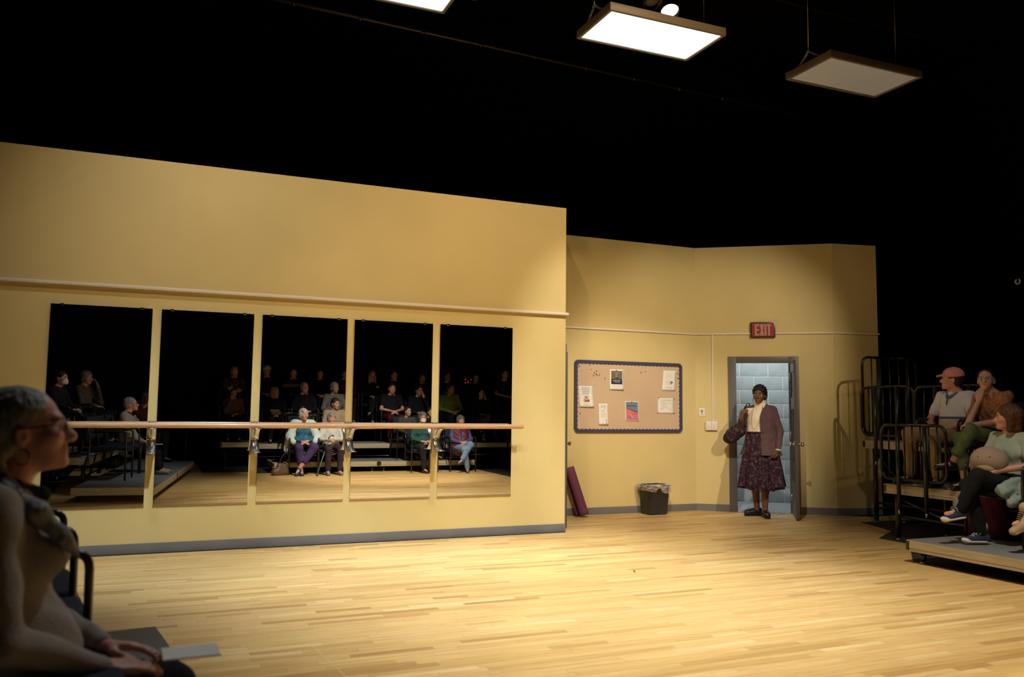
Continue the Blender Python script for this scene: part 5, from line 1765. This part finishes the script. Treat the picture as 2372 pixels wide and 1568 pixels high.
pr.scale = (0.92,) * 3
fc = make_chair(False)
fc.location = (FGP[0], FGP[1], 0.2)
fc.rotation_euler = (0, 0, FGR)
tag(fc, 'black chair holding the grey-haired woman in the foreground', 'chair', 'audience chairs')
for k, (s, lb) in enumerate(((0.565, 'empty black armchair next to the grey-haired woman'), (1.105, 'empty black armchair nearest the mirror on the left platform'))):
    q = Vector(FGP) + eL * s + nL * 0.02
    chair((q.x, q.y, 0.2), FGR, lb, 'audience chairs')

# ------------------------------------------------------------------ photographer behind the camera (seen in the mirrors)
hx = Vector((-0.215 * math.sin(YAW), -0.215 * math.cos(YAW), 0))
PHR = R(-45)
up_ = Vector((hx.x, hx.y, 0)) - Vector((math.cos(R(-45) + R(90)), math.sin(R(-45) + R(90)), 0)) * 0.03
M_brn = fabric('brown_shirt', (0.075, 0.032, 0.018))
t, j, HMm, hd = person('photographer in brown shirt holding a camera to the face, reflected beside the mirror gap', (up_.x, up_.y, 0.20), PHR, 0.945, J=dict(hd=(0, 0.03, 1.135), Rel=(0.235, 0.06, 0.86), Lel=(-0.235, 0.05, 0.86), Rwr=(0.135, 0.145, 1.045), Lwr=(-0.060, 0.130, 1.035),
                       Rhd=(-0.5, 0.15, 0.7), Lhd=(0.4, 0.2, 0.8), Rhn=(-0.8, -0.5, 0), Lhn=(0.7, -0.5, 0.2)), head=(22, 0, 0), sk='tan', hair=('short', 'steel'), male=True, top=M_brn, sleeve='three', bottom=fabric('dark_trousers', (0.02, 0.019, 0.02)), shoe=M_clog, vox=0.012)
cp = thing('photo_camera', (0, 0, 0), -YAW, 'black photo camera held by the reflected photographer', 'camera')
cp.location = (-0.135 * math.sin(YAW), -0.135 * math.cos(YAW), CAMZ - 0.005)
MB().box((-0.068, -0.005, -0.045), (0.068, 0.045, 0.045), ch=0.008).box((-0.022, 0.0, 0.044), (0.022, 0.045, 0.066), ch=0.006).build('camera_body', M_tube, cp)
MB().tube([(0, 0.043, -0.003), (0, 0.06, -0.003), (0, 0.10, -0.003)], [0.030, 0.034, 0.036], 18).build('camera_lens', M_tube, cp)
chair((up_.x, up_.y, 0.2), R(-75), 'black armchair holding the photographer', 'audience chairs')

# ------------------------------------------------------------------ people on the right bank
M_pol = bands('striped_polo', [(0, (0.10, 0.12, 0.19)), (0.18, (0.50, 0.41, 0.25)), (0.46, (0.08, 0.09, 0.15)), (0.55, (0.62, 0.60, 0.62))], 0.585, 0.855)
t, j, HMm, hd = person('seated man in pink cap and striped polo shirt on the right bank', (7.60, 6.19, 0.57), R(90), 0.955, J=dict(CROSS_R, **dict(Rkn=(0.250, 0.38, 0.545), Ran=(0.30, 0.34, 0.085), Rto=(0.36, 0.46, 0.03), Lkn=(-0.09, 0.44, 0.525), Lan=(-0.115, 0.40, 0.085), Lto=(-0.13, 0.53, 0.03),
                       Rel=(0.285, 0.03, 0.690), Lel=(-0.27, 0.06, 0.690), Rwr=(0.085, 0.225, 0.605), Lwr=(-0.035, 0.235, 0.600))), head=(-50, 2, 0), sk='rosy', hair=('short', 'dark'), male=True, top=M_pol, sleeve='short', bottom=fabric('khaki_trousers', (0.34, 0.215, 0.115)),
                       shoe=M_clog, vox=0.008, hvox=0.007, fold=0.004, curl=30, build=1.06)
M_pcol = fabric('polo_collar', (0.14, 0.15, 0.20))
sdf_object('collar', [cap((0.058, 0.010, 0.985), (0.020, 0.075, 0.945), 0.016, 0.014, 0.01), cap((-0.058, 0.010, 0.985), (-0.020, 0.075, 0.945), 0.016, 0.014, 0.01), cap((0.058, 0.010, 0.985), (0.0, -0.085, 1.005), 0.016, None, 0.02), cap((-0.058, 0.010, 0.985), (0, -0.085, 1.005), 0.016, None, 0.02)], 0.007, M_pcol, t)
MB().tube([(0.0, 0.082, 0.945), (0.0, 0.102, 0.90), (0.0, 0.108, 0.86)], [0.010, 0.009, 0.006], 6).build('placket', M_pcol, t)
ballcap(t, HMm, hd, fabric('pink_cap', (0.66, 0.25, 0.235), 0.05), 0.006)
MB().box((-0.016, 0, -0.012), (0.016, 0.003, 0.012), ch=0.002).build('cap_emblem', mat('emblem_brown', (0.16, 0.05, 0.02), 0.7), t).matrix_local = Matrix.Translation(hd) @ rotation_only(HMm) @ Matrix.Translation((0, 0.0895, 0.090)) @ Matrix.Rotation(R(30), 4, 'X')
chair((7.60, 6.19, 0.57), R(90), 'dark chair holding the man in the pink cap', 'audience chairs')
M_frl = mat('frilled_peach', (0.36, 0.155, 0.065), 0.9, var=0.4, vscale=50, bump=1.0, bscale=45)
t, j, HMm, hd = person('seated girl in glasses and peach frilled blouse, chin on hand', (7.60, 5.70, 0.57), R(90), 0.95, J=dict(CROSS_L, **dict(Rel=(0.075, 0.345, 0.655), Rwr=(0.020, 0.245, 0.905), Rhd=(-0.15, -0.10, 1), Rhn=(0.1, -1, 0.1), Lel=(-0.215, 0.24, 0.70), Lwr=(-0.03, 0.40, 0.66), Lhd=(1, 0.2, 0.0))),
                       lean=14, head=(30, 6, 0), sk='fair', hair=('bun', 'dark'), top=M_frl, sleeve='short', bottom=fabric('olive_trousers', (0.135, 0.165, 0.075)), legs='crop', shoe=M_clog, vox=0.008, hvox=0.007, fold=0.009, collar=False, curl=32, build=0.95)
glasses(t, HMm, hd, mat('clear_frames', (0.30, 0.22, 0.18), 0.2), 0.023, 0.9)
chair((7.60, 5.70, 0.57), R(90), 'dark chair holding the girl in the peach blouse', 'audience chairs')
M_mint = fabric('pale_mint_tee', (0.36, 0.42, 0.34), 0.06)
t, j, HMm, hd = person('seated girl in pale mint top holding a plush toy, dark bobbed hair', (6.80, 5.00, 0.20), R(90), 0.94, J=dict(CROSS_L, **dict(Lan=(0.105, 0.555, 0.300), Lto=(0.130, 0.675, 0.265), Lkn=(-0.02, 0.46, 0.610), Rkn=(0.10, 0.43, 0.515), Ran=(0.06, 0.33, 0.085), Rto=(0.10, 0.45, 0.03),
                       Rel=(0.225, 0.09, 0.70), Lel=(-0.235, 0.09, 0.71), Rwr=(0.105, 0.285, 0.655), Lwr=(-0.07, 0.315, 0.660), Rhd=(-0.8, 0.5, -0.2), Lhd=(0.8, 0.4, -0.2))), head=(-48, 0, 0), sk='rosy', hair=('bob', 'auburn'), top=M_mint, sleeve='short', bottom=M_blk, vox=0.008, hvox=0.007,
                       shoe=None, fold=0.004, curl=20, bust=0.012, collar=False)
M_teal = fabric('pale_teal_cloth', (0.24, 0.31, 0.29), 0.1)
sdf_object('skirt_panel', [cap((-0.13, 0.10, 0.565), (-0.17, 0.34, 0.50), 0.070, 0.060, 0.03), cap((-0.19, 0.12, 0.52), (-0.22, 0.30, 0.40), 0.050, 0.05, 0.03)], 0.009, M_teal, t, fold=0.008, ffreq=60)
M_canvas = fabric('navy_canvas', (0.030, 0.040, 0.075))
M_rub = mat('white_rubber', (0.62, 0.56, 0.48), 0.6)
for s in 'LR':
    a_, o_ = j[s + 'an'], j[s + 'to']
    dr = (o_ - a_)
    dr.z = dr.z * 0.55 if s == 'L' else 0
    dr.normalize()
    upv = Vector((0, 0, 1)) - dr * dr.z
    upv.normalize()
    sd = dr.cross(upv)
    heel = a_ - upv * 0.052 - dr * 0.030
    tip = heel + dr * 0.185
    sh_ = sdf_object('shoe', [cap(heel + upv * 0.018, tip + upv * 0.010, 0.034, 0.026, 0.02, side=sd, wf=1.15), cap(heel + upv * 0.03, a_ + upv * 0.03 + dr * 0.004, 0.036, 0.040, 0.03), cap(a_ + dr * 0.01, tip - dr * 0.05 + upv * 0.012, 0.036, 0.026, 0.03)], 0.006, M_canvas, t)
    sdf_object('rubber_sole', [cap(heel - upv * 0.006, tip - upv * 0.004, 0.0165, 0.0165, 0.01, side=sd, wf=2.5), ell(tip + upv * 0.008, (0.036, 0.036, 0.024), 0.015)], 0.006, M_rub, sh_)
    mb = MB()
    for k in range(6):
        c = tip - dr * (0.035 + 0.015 * k) + upv * (0.034 + 0.0088 * k)
        q = 1 if k % 2 else -1
        mb.tube([c + sd * 0.024 * q - upv * 0.004, c + upv * 0.006, c + dr * 0.012 * -1 - sd * 0.024 * q], 0.0032, 5)
    mb.tube([c + upv * 0.008, c + sd * 0.035 + upv * 0.012 - dr * 0.01, c + sd * 0.05 - upv * 0.01], 0.0030, 5).tube([c + upv * 0.008, c - sd * 0.035 + upv * 0.012, c - sd * 0.045 - upv * 0.02], 0.0030, 5)
    mb.build('laces', mat('white_laces', (0.62, 0.58, 0.54), 0.8), sh_)
    sdf_object('sock', [cap(a_ + upv * 0.03, a_ + upv * 0.075 - dr * 0.01, 0.044, 0.046, 0.01)], 0.007, fabric('grey_sock', (0.17, 0.15, 0.13)), t)
chair((6.80, 5.00, 0.20), R(90), 'dark chair holding the girl with the plush toy', 'audience chairs')
pt = thing('plush_toy', (6.545, 5.005, 0.905), R(105), 'round grey plush toy with tan belly on a girl\'s lap', 'plush toy')
sdf_object('plush_body', [ell((0, 0, 0), (0.150, 0.115, 0.118), 0.03), ell((0.125, 0.02, -0.05), (0.030, 0.025, 0.035), 0.02)], 0.008, mat('grey_plush', (0.30, 0.215, 0.165), 0.95, var=0.05, vscale=10, bump=0.4, bscale=220), pt)
sdf_object('belly_patch', [ell((0, 0.052, -0.060), (0.080, 0.062, 0.062), 0.02)], 0.008, mat('tan_plush', (0.44, 0.30, 0.18), 0.95, bump=0.4, bscale=220), pt)
for s in (-1, 1):
    MB().ball((s * 0.045, 0.102, 0.030), (0.0085, 0.005, 0.0085), 8).build('plush_eye', M_iris, pt)
M_boot = mat('beige_boot', (0.40, 0.29, 0.165), 0.75, var=0.1, vscale=20)
t, j, HMm, hd = person('person at the right edge of whom only a beige lace-up boot shows', (6.83, 4.34, 0.20), R(90), 0.95, J=dict(CROSS_L, **dict(Lkn=(0.06, 0.40, 0.60), Lan=(0.235, 0.445, 0.300), Lto=(0.290, 0.560, 0.235))), sk='fair', hair=('long', 'brown'), top=M_blk, sleeve='long', bottom=M_blk, vox=0.012)
for s in 'LR':
    a_, o_ = j[s + 'an'], j[s + 'to']
    dr = (o_ - a_)
    if s == 'R':
        dr.z = 0
    dr.normalize()
    upv = (Vector((0, 0, 1)) - dr * dr.z).normalized()
    sd = dr.cross(upv)
    heel = a_ - upv * 0.050 - dr * 0.035
    tip = heel + dr * 0.215
    sh_ = sdf_object('boot', [cap(heel + upv * 0.02, tip + upv * 0.012, 0.038, 0.032, 0.02, side=sd, wf=1.15), cap(heel + upv * 0.03, a_ + upv * 0.09, 0.042, 0.046, 0.03), cap(a_ + dr * 0.02, tip - dr * 0.05 + upv * 0.02, 0.042, 0.032, 0.03)], 0.007, M_boot, t)
    sdf_object('boot_sole', [cap(heel - upv * 0.010, tip - upv * 0.006, 0.017, 0.017, 0.01, side=sd, wf=2.6)], 0.007, mat('gum_sole', (0.34, 0.17, 0.07), 0.6), sh_)
    mb = MB()
    for k in range(8):
        c = tip - dr * (0.050 + 0.012 * k) + upv * (0.046 + 0.012 * k)
        mb.tube([c + sd * 0.026, c + upv * 0.006, c - sd * 0.026 - dr * 0.006], 0.0038, 5)
    mb.build('laces', fabric('rope_lace', (0.36, 0.27, 0.17)), sh_)
chair((6.83, 4.34, 0.20), R(90), 'dark chair cut off by the right edge of the picture', 'audience chairs')
# things lying on the right bank
M_prog = mat('programme_print', (0.52, 0.55, 0.60), 0.5, var=0.25, vscale=9)
for k, (x_, y_, rz_, lb) in enumerate(((7.24, 6.27, 20, 'white printed programme lying under the guard rail'), (7.22, 5.88, -12, 'white programme lying on the middle platform edge beside the girl'))):
    o = MB().box((-0.07, -0.11, 0.0008), (0.07, 0.11, 0.004)).box((-0.068, -0.11, 0.0045), (0.07, 0.108, 0.0065)).build('programme', M_prog)
    o.location = (x_, y_, 0.57)
    o.rotation_euler = (0, 0, R(rz_))
    tag(o, lb, 'programme', 'programmes on the right bank')
tb = thing('tote_bag', (6.93, 5.33, 0.20), R(85), 'maroon tote bag with looped handles behind the girl with the plush toy', 'bag')
sdf_object('bag_body', [cap((-0.13, 0, 0.10), (0.13, 0, 0.10), 0.10, None, 0.02, side=(0, 0, 1), wf=1.5), cap((-0.10, 0, 0.30), (0.11, 0, 0.28), 0.075, None, 0.06, side=(0, 0, 1), wf=1.6)], 0.012, fabric('maroon_canvas', (0.085, 0.012, 0.030)), tb, fold=0.007, clip=lambda X, Y, Z: 0.004 - Z + 0 * X + 0 * Y)
for s in (-1, 1):
    MB().tube(spline([(-0.08, s * 0.05, 0.36), (-0.06, s * 0.055, 0.50), (0.0, s * 0.05, 0.55), (0.06, s * 0.055, 0.49), (0.08, s * 0.05, 0.36)], 5), 0.008, 6).build('handle', M_tube, tb)

# ------------------------------------------------------------------ lit front row, seen in the mirrors
M_shawl = blotch('mohair_shawl', (0.50, 0.56, 0.53), (0.62, 0.66, 0.62), 9, 0.5, 0.2, c3=(0.30, 0.24, 0.12))
t, j, HMm, hd = person('white-haired woman in pale shawl and teal top, reflected in the middle mirror', (2.62, 0.30, 0.0), 0, 0.965, J=dict(Rkn=(0.150, 0.43, 0.525), Ran=(-0.125, 0.44, 0.125), Rto=(-0.175, 0.52, 0.045), Lkn=(-0.135, 0.43, 0.520), Lan=(-0.065, 0.37, 0.085), Lto=(-0.07, 0.50, 0.03),
                       Rwr=(0.055, 0.265, 0.640), Lwr=(-0.055, 0.265, 0.625)), head=(-22, -2, 0), sk='rosy', hair=('shortf', 'white'), top=blotch('teal_top', (0.020, 0.085, 0.140), (0.045, 0.17, 0.24), 12, 0.52, 0.1), bottom=fabric('purple_trousers', (0.060, 0.040, 0.110)), legs='crop', shoe=mat('dark_slip_on', (0.02, 0.04, 0.045), 0.6), vox=0.009, hvox=0.008, belly=0.03, bust=0.03, build=1.08)
SP = [cap(j['Lsh'] + Vector((0, -0.01, 0.0)), j['Rsh'] + Vector((0, -0.01, 0)), 0.092, None, 0.05), cap((0, -0.10, 0.93), (0, -0.14, 0.62), 0.10, 0.10, 0.05, side=(1, 0, 0), wf=1.9)]
for s in 'RL':
    q = 1 if s == 'R' else -1
    SP += [cap(j[s + 'sh'], j[s + 'el'] + Vector((q * 0.02, 0.02, 0)), 0.088, 0.082, 0.04), cap(j[s + 'el'] + Vector((q * 0.02, 0.02, 0.0)), (q * 0.20, 0.18, 0.62), 0.080, 0.055, 0.04)]
SP += [cap((-0.265, -0.03, 0.74), (-0.315, 0.02, 0.46), 0.065, 0.045, 0.05), cap((0, 0.10, 1.06), (0, 0.19, 0.62), 0.075, 0.105, 0.02, op='-')]
sdf_object('shawl', SP, 0.010, M_shawl, t, fold=0.006, ffreq=38)
chair((2.62, 0.28, 0.0), 0, 'black chair holding the woman in the pale shawl', 'audience chairs')
t, j, HMm, hd = person('small grey-haired woman in white cardigan leaning on a green cane, in the middle mirror', (3.14, 0.30, 0.0), 0, 0.905, J=dict(Rwr=(0.00, 0.30, 0.71), Lwr=(-0.10, 0.30, 0.70), Rhd=(-0.9, 0.35, 0), Lhd=(0.5, 0.6, 0.1), Rkn=(0.12, 0.43, 0.52), Lkn=(-0.13, 0.43, 0.52)), head=(-12, -3, 0), sk='rosy', hair=('shortf', 'grey'),
                       top=fabric('white_cardigan', (0.58, 0.56, 0.52), 0.06), bottom=fabric('aubergine_trousers', (0.040, 0.026, 0.034)), shoe=mat('mauve_shoe', (0.16, 0.13, 0.17), 0.6), vox=0.009, hvox=0.008, belly=0.02, curl=45)
chair((3.14, 0.27, 0.0), 0, 'black chair holding the woman with the cane', 'audience chairs')
cn = thing('walking_cane', (2.80, 0.86, 0.0), 0, 'green walking cane held by the small grey-haired woman', 'cane')
MB().tube([(0, 0, 0.012), (0.245, -0.275, 0.655)], 0.0095, 10).build('shaft', mat('green_cane', (0.06, 0.20, 0.17), 0.3), cn)
MB().tube(smooth_path([(0.245, -0.275, 0.655), (0.262, -0.295, 0.705), (0.31, -0.300, 0.720), (0.345, -0.300, 0.705)], 0.03), 0.012, 8).build('handle', M_tube, cn)
MB().tube([(0, 0, 0.001), (0.012, -0.013, 0.030)], [0.016, 0.013], 10).build('ferrule', M_tube, cn)
t, j, HMm, hd = person('masked grey-haired woman in green sweater, reflected in the fourth mirror', (4.93, 0.30, 0.0), 0, 0.935, J=dict(CROSS_R, **dict(Rkn=(0.10, 0.44, 0.53), Ran=(0.06, 0.40, 0.085), Rto=(0.10, 0.54, 0.03), Lkn=(-0.12, 0.43, 0.52), Lan=(-0.05, 0.36, 0.085), Lto=(-0.03, 0.50, 0.03))), head=(2, -2, 0), sk='rosy', hair=('shortf', 'steel'),
                       top=fabric('green_sweater', (0.030, 0.085, 0.078)), bottom=fabric('charcoal_trousers', (0.025, 0.022, 0.024)), shoe=M_clog, vox=0.009, hvox=0.008, belly=0.035, bust=0.03, build=1.06)
face_mask(t, HMm, hd, mat('white_mask', (0.66, 0.72, 0.74), 0.8))
glasses(t, HMm, hd, mat('brown_frames', (0.12, 0.05, 0.03), 0.3), 0.021, 0.8)
chair((4.93, 0.28, 0.0), 0, 'black chair holding the masked woman', 'audience chairs')
o = MB().box((-0.10, -0.07, 0), (0.10, 0.07, 0.006), ch=0.001).build('programme', M_paper)
o.location = (5.03, 0.62, 0.595)
tag(o, 'cream programme on the lap of the masked woman', 'programme')
M_vest = mat('maroon_vest', (0.125, 0.016, 0.036), 0.6, var=0.12, vscale=9, bump=0.4, bscale=18)
M_plaid = plaid('purple_plaid', (0.070, 0.055, 0.17), (0.16, 0.15, 0.30), 60)
t, j, HMm, hd = person('grey-haired woman in maroon vest and jeans with crossed legs, in the rightmost mirror', (5.72, 0.31, 0.0), 0, 0.885, J=dict(CROSS_R, **dict(Rwr=(0.055, 0.245, 0.665), Lwr=(-0.075, 0.245, 0.660), Rkn=(0.085, 0.44, 0.610), Ran=(-0.125, 0.50, 0.285), Rto=(-0.225, 0.575, 0.215), Lkn=(-0.05, 0.43, 0.52), Lan=(0.035, 0.42, 0.085), Lto=(-0.01, 0.56, 0.03))),
                       head=(-6, -3, 0), sk='rosy', hair=('shortf', 'steel'), top=M_plaid, bottom=fabric('blue_jeans', (0.17, 0.26, 0.38), 0.12), legs='trousers', shoe=mat('navy_trainer', (0.05, 0.05, 0.085), 0.6), vox=0.009, hvox=0.008, belly=0.03, bust=0.03, build=1.08)
VP = [ell((0, 0.10, 0.66), (0.15, 0.125, 0.14), 0.06), cap(j['pel'] + Vector((0, 0, -0.01)), j['che'], 0.190, 0.175, 0.04, side=(1, 0, 0), wf=1.30), cap(j['Lsh'] * 0.82 + Vector((0, 0, 0.16)) * 1.0, j['Rsh'] * 0.82 + Vector((0, 0, 0.16)), 0.062, None, 0.05), cap((0.0, 0.17, 1.0), (0.05, 0.26, 0.50), 0.050, 0.060, 0.015, side=(0, 1, 0), wf=2.0, op='-')]
VP[2] = cap(Vector((-0.13, -0.035, 0.935)), Vector((0.13, -0.035, 0.935)), 0.082, None, 0.05)
sdf_object('vest', VP, 0.010, M_vest, t, fold=0.006, ffreq=70)
chair((5.72, 0.28, 0.0), 0, 'black chair holding the woman in the maroon vest', 'audience chairs')
hb = thing('handbag', (2.20, 0.52, 0.0), R(-20), 'brown leather handbag on the floor beside the shawl wearer', 'bag')
sdf_object('bag_body', [cap((-0.11, 0, 0.055), (0.11, 0, 0.055), 0.065, None, 0.02, side=(0, 0, 1), wf=1.1), cap((-0.02, 0, 0.16), (0.08, 0, 0.15), 0.045, None, 0.07, side=(0, 0, 1), wf=1.4)], 0.010, mat('brown_leather', (0.13, 0.065, 0.04), 0.5, var=0.1, vscale=9), hb, clip=lambda X, Y, Z: 0.003 - Z + 0 * X + 0 * Y)
MB().tube(spline([(0.13, 0.03, 0.06), (0.15, 0.035, 0.14), (0.11, 0.035, 0.22), (0.04, 0.03, 0.24)], 5), 0.008, 6).build('metal_trim', M_chrome, hb)
MB().tube(spline([(-0.02, 0, 0.22), (0.04, 0, 0.34), (0.12, 0, 0.40), (0.15, 0, 0.30), (0.10, 0, 0.20)], 6), 0.007, 6).build('strap', mat('dark_strap', (0.05, 0.03, 0.02), 0.5), hb)

# ------------------------------------------------------------------ darker rows, seen in the mirrors
DK = lambda n, c: fabric('cloth_' + n, c)
black, char, navy = DK('black', (0.010, 0.010, 0.012)), DK('charcoal', (0.028, 0.026, 0.028)), DK('navy', (0.014, 0.018, 0.035))
BEIGE, GREYK, GREENK, MAROON, OLIVE = DK('beige', (0.34, 0.26, 0.15)), DK('grey_knit', (0.14, 0.13, 0.11)), DK('moss', (0.17, 0.22, 0.045)), DK('wine', (0.060, 0.008, 0.012)), DK('drab', (0.05, 0.06, 0.05))
PATT = blotch('fairisle', (0.020, 0.016, 0.020), (0.28, 0.22, 0.20), 24, 0.58, 0.04)
PLR = plaid('red_plaid', (0.060, 0.020, 0.014), (0.20, 0.12, 0.08), 70)
STRP = bands('chest_stripe', [(0, (0.012, 0.012, 0.014)), (0.70, (0.30, 0.18, 0.14)), (0.76, (0.012, 0.012, 0.014)), (0.80, (0.30, 0.18, 0.14)), (0.84, (0.012, 0.012, 0.014))], 0.50, 0.95)
ZEB = plaid('zebra', (0.012, 0.012, 0.012), (0.25, 0.22, 0.20), 90)
ROWS = [
    # x, y, deck, head z, short text, skin, hair, male, top, sleeve, bottom, pose, yaw, extra
    (3.36, -0.48, ZO1, 1.30, 'young man in cream sweater seated behind the cane holder', 'tan', ('short', 'dark'), True, BEIGE, 'long', char, {}, -25, None),
    (4.85, -0.48, ZO1, 1.16, 'girl in drab green top low behind the masked woman', 'olive', ('bun', 'dark'), False, OLIVE, 'long', black, {}, -15, None),
    (5.34, -0.50, ZO1, 1.15, 'person in black half hidden by the gap between the last two mirrors', 'tan', ('short', 'dark'), True, black, 'long', black, {}, 5, None),
    (2.72, -0.50, ZO1, 1.14, 'person in blue hidden behind the shawl wearer', 'fair', ('short', 'dark'), True, navy, 'long', char, {}, 0, None),
    (1.50, -1.36, ZO2, 1.42, 'man in red plaid shirt slumped sideways in the second mirror', 'rosy', ('crop', 'brown'), True, PLR, 'long', black, dict(CHIN_L), -10, 'tilt'),
    (2.31, -1.40, ZO2, 1.52, 'blonde woman in black holding a paper, in the middle mirror', 'rosy', ('bob', 'blonde'), False, black, 'long', black, {}, -28, 'paper'),
    (2.90, -1.40, ZO2, 1.62, 'older man in black with glasses above the shawl wearer', 'rosy', ('back', 'grey'), True, black, 'long', DK('khaki_dim', (0.13, 0.11, 0.085)), {}, -12, 'glasses'),
    (3.52, -1.40, ZO2, 1.63, 'grey-haired person in grey knit above the cream sweater', 'tan', ('short', 'grey'), False, GREYK, 'long', black, {}, -18, None),
    (4.75, -1.40, ZO2, 1.64, 'man in black tee with bare forearms crossed, in the fourth mirror', 'rosy', ('crop', 'dark'), True, black, 'short', MAROON, dict(Rwr=(0.06, 0.24, 0.66), Lwr=(-0.06, 0.24, 0.66)), 0, None),
    (5.36, -1.40, ZO2, 1.61, 'person in black resting chin on hand, above the masked woman', 'rosy', ('short', 'dark'), True, black, 'long', navy, dict(CHIN_R), -8, 'glasses'),
    (6.07, -1.38, ZO2, 1.67, 'person in moss green sweater in the rightmost mirror', 'tan', ('curly', 'dark'), False, GREENK, 'long', black, {}, -20, None),
    (6.80, -1.40, ZO2, 1.58, 'long-haired woman in black with chin on hand, rightmost mirror', 'fair', ('long', 'black'), False, black, 'long', ZEB, dict(CHIN_R, **CROSS_R), 0, None),
    (1.58, -2.28, ZO3, 1.90, 'person in patterned jumper at the back of the second mirror', 'rosy', ('short', 'blonde'), True, PATT, 'long', black, dict(FOLD), -18, None),
    (2.24, -2.28, ZO3, 1.97, 'man in white backward cap at the back of the middle mirror', 'rosy', ('short', 'dark'), True, black, 'long', black, {}, 0, 'cap'),
    (2.80, -2.28, ZO3, 1.95, 'back row man in black with a pale chest stripe', 'rosy', ('short', 'brown'), True, STRP, 'long', black, {}, 0, None),
    (3.37, -2.28, ZO3, 1.95, 'back row woman in black with clasped hands, middle mirror', 'fair', ('bob', 'black'), False, black, 'long', black, {}, 8, None),
    (3.92, -2.28, ZO3, 1.96, 'back row person in wine red cut by the mirror gap', 'tan', ('short', 'dark'), True, MAROON, 'long', black, {}, 0, None),
    (4.53, -2.28, ZO3, 1.93, 'back row long-haired blonde woman with a name tag', 'fair', ('long', 'blonde'), False, black, 'long', black, dict(CROSS_R), 0, 'tag'),
    (5.03, -2.28, ZO3, 1.96, 'back row young man in black behind the black tee', 'rosy', ('short', 'dark'), True, black, 'long', black, {}, -6, None),
    (5.69, -2.28, ZO3, 1.91, 'back row woman with loose auburn hair in charcoal jacket', 'rosy', ('long', 'auburn'), False, char, 'long', black, {}, 0, None),
    (6.30, -2.28, ZO3, 1.96, 'back row man in black with a white collar, rightmost mirror', 'tan', ('crop', 'brown'), True, black, 'long', black, dict(FOLD), 0, 'collar'),
    (7.00, -2.28, ZO3, 1.95, 'back row dark-haired person beside the red display glow', 'tan', ('bob', 'black'), False, black, 'long', black, {}, 6, None),
    (7.75, -2.28, ZO3, 2.04, 'back row woman in navy top at the far end of the rightmost mirror', 'rosy', ('bun', 'brown'), False, navy, 'short', black, {}, 0, None),
]
for (x_, y_, dk, hz, txt, sk, hr, ml, tp, sl, bt, ps, yw, ex_) in ROWS:
    S_ = min(1.06, max(0.84, (hz - dk) / 1.135))
    t, j, HMm, hd = person(txt + (' (reflected)' if False else ''), (x_, y_, dk), 0, S_, J=ps, head=(yw, -3, 12 if ex_ == 'tilt' else 0), sk=sk, hair=hr, male=ml, top=tp, sleeve=sl, bottom=bt, shoe=M_clog, vox=0.0145, hvox=0.012, build=1.05 if ml else 0.97, group='audience reflected in the mirrors')
    if ex_ == 'glasses':
        glasses(t, HMm, hd, mat('thin_frames', (0.05, 0.04, 0.04), 0.3))
    elif ex_ == 'cap':
        ballcap(t, HMm, hd, fabric('white_cap', (0.50, 0.45, 0.38), 0.05), 0.010, back=True)
    elif ex_ == 'tag':
        MB().box((0.07, 0.118, 0.86), (0.14, 0.122, 0.885)).build('name_tag', M_paper, t)
    elif ex_ == 'collar':
        MB().tube([(0.066 * math.cos(a), -0.02 + 0.066 * math.sin(a), 1.005) for a in [2 * math.pi * k / 20 for k in range(20)]], 0.010, 6, closed=True).build('collar', M_paper, t)
    elif ex_ == 'paper':
        o = MB().box((-0.09, -0.12, 0), (0.09, 0.12, 0.002)).build('programme', M_paper)
        o.location = (x_ - 0.02, y_ + 0.35, dk + 0.63)
        o.rotation_euler = (R(18), 0, R(20))
        tag(o, 'pale paper in the lap of the blonde woman in black', 'programme')
    chair((x_, y_ - 0.01, dk), 0, ' '.join(('dark chair holding the ' + txt.split(',')[0]).split()[:15]), 'audience chairs')

# two people on the left bank, seen at the far left
t, j, HMm, hd = person('grey-haired man in olive jacket with hand over mouth, leftmost mirror', (-1.05, 0.02, 0.50), R(-70), 0.985, J=dict(CHIN_R), head=(30, -4, 0), sk='rosy', hair=('curly', 'grey'), male=True, top=DK('olive_jacket', (0.10, 0.085, 0.055)), bottom=black, shoe=M_clog, vox=0.0135, hvox=0.011, group='audience reflected in the mirrors')
chair((-1.05, 0.02, 0.50), R(-78), 'dark chair holding the man with a hand over his mouth', 'audience chairs')
t, j, HMm, hd = person('person in white face mask at the edge of the leftmost mirror', (-1.27, 1.95, 0.50), R(-70), 0.955, head=(10, 0, 0), sk='tan', hair=('short', 'black'), top=black, bottom=black, shoe=M_clog, vox=0.0135, hvox=0.011, group='audience reflected in the mirrors')
face_mask(t, HMm, hd, mat('cream_mask', (0.62, 0.54, 0.44), 0.8))
chair((-1.27, 1.95, 0.50), R(-78), 'dark chair holding the person in the white mask at far left', 'audience chairs')

# small red equipment display glowing behind the back row
dsp = thing('control_display', (7.15, -3.05, 1.90), 0, 'red lit equipment display behind the back row, in the rightmost mirror', 'display')
MB().box((-0.20, -0.10, -0.16), (0.20, 0.0, 0.14), ch=0.01).build('case', M_tube, dsp)
MB().box((-0.02, -0.05, -1.90), (0.02, -0.01, -0.16)).build('stand', M_tube, dsp)
M_led = mat('red_led', (0.2, 0.0, 0.01), 0.4, emit=(1.0, 0.02, 0.06), estr=1.2)
for x_, z_ in ((-0.12, 0.03), (-0.12, -0.05), (-0.05, -0.02), (0.03, 0.03), (0.10, -0.03), (-0.06, -0.06)):
    MB().ball((x_, 0.002, z_), (0.013, 0.004, 0.013), 8).build('led', M_led, dsp)
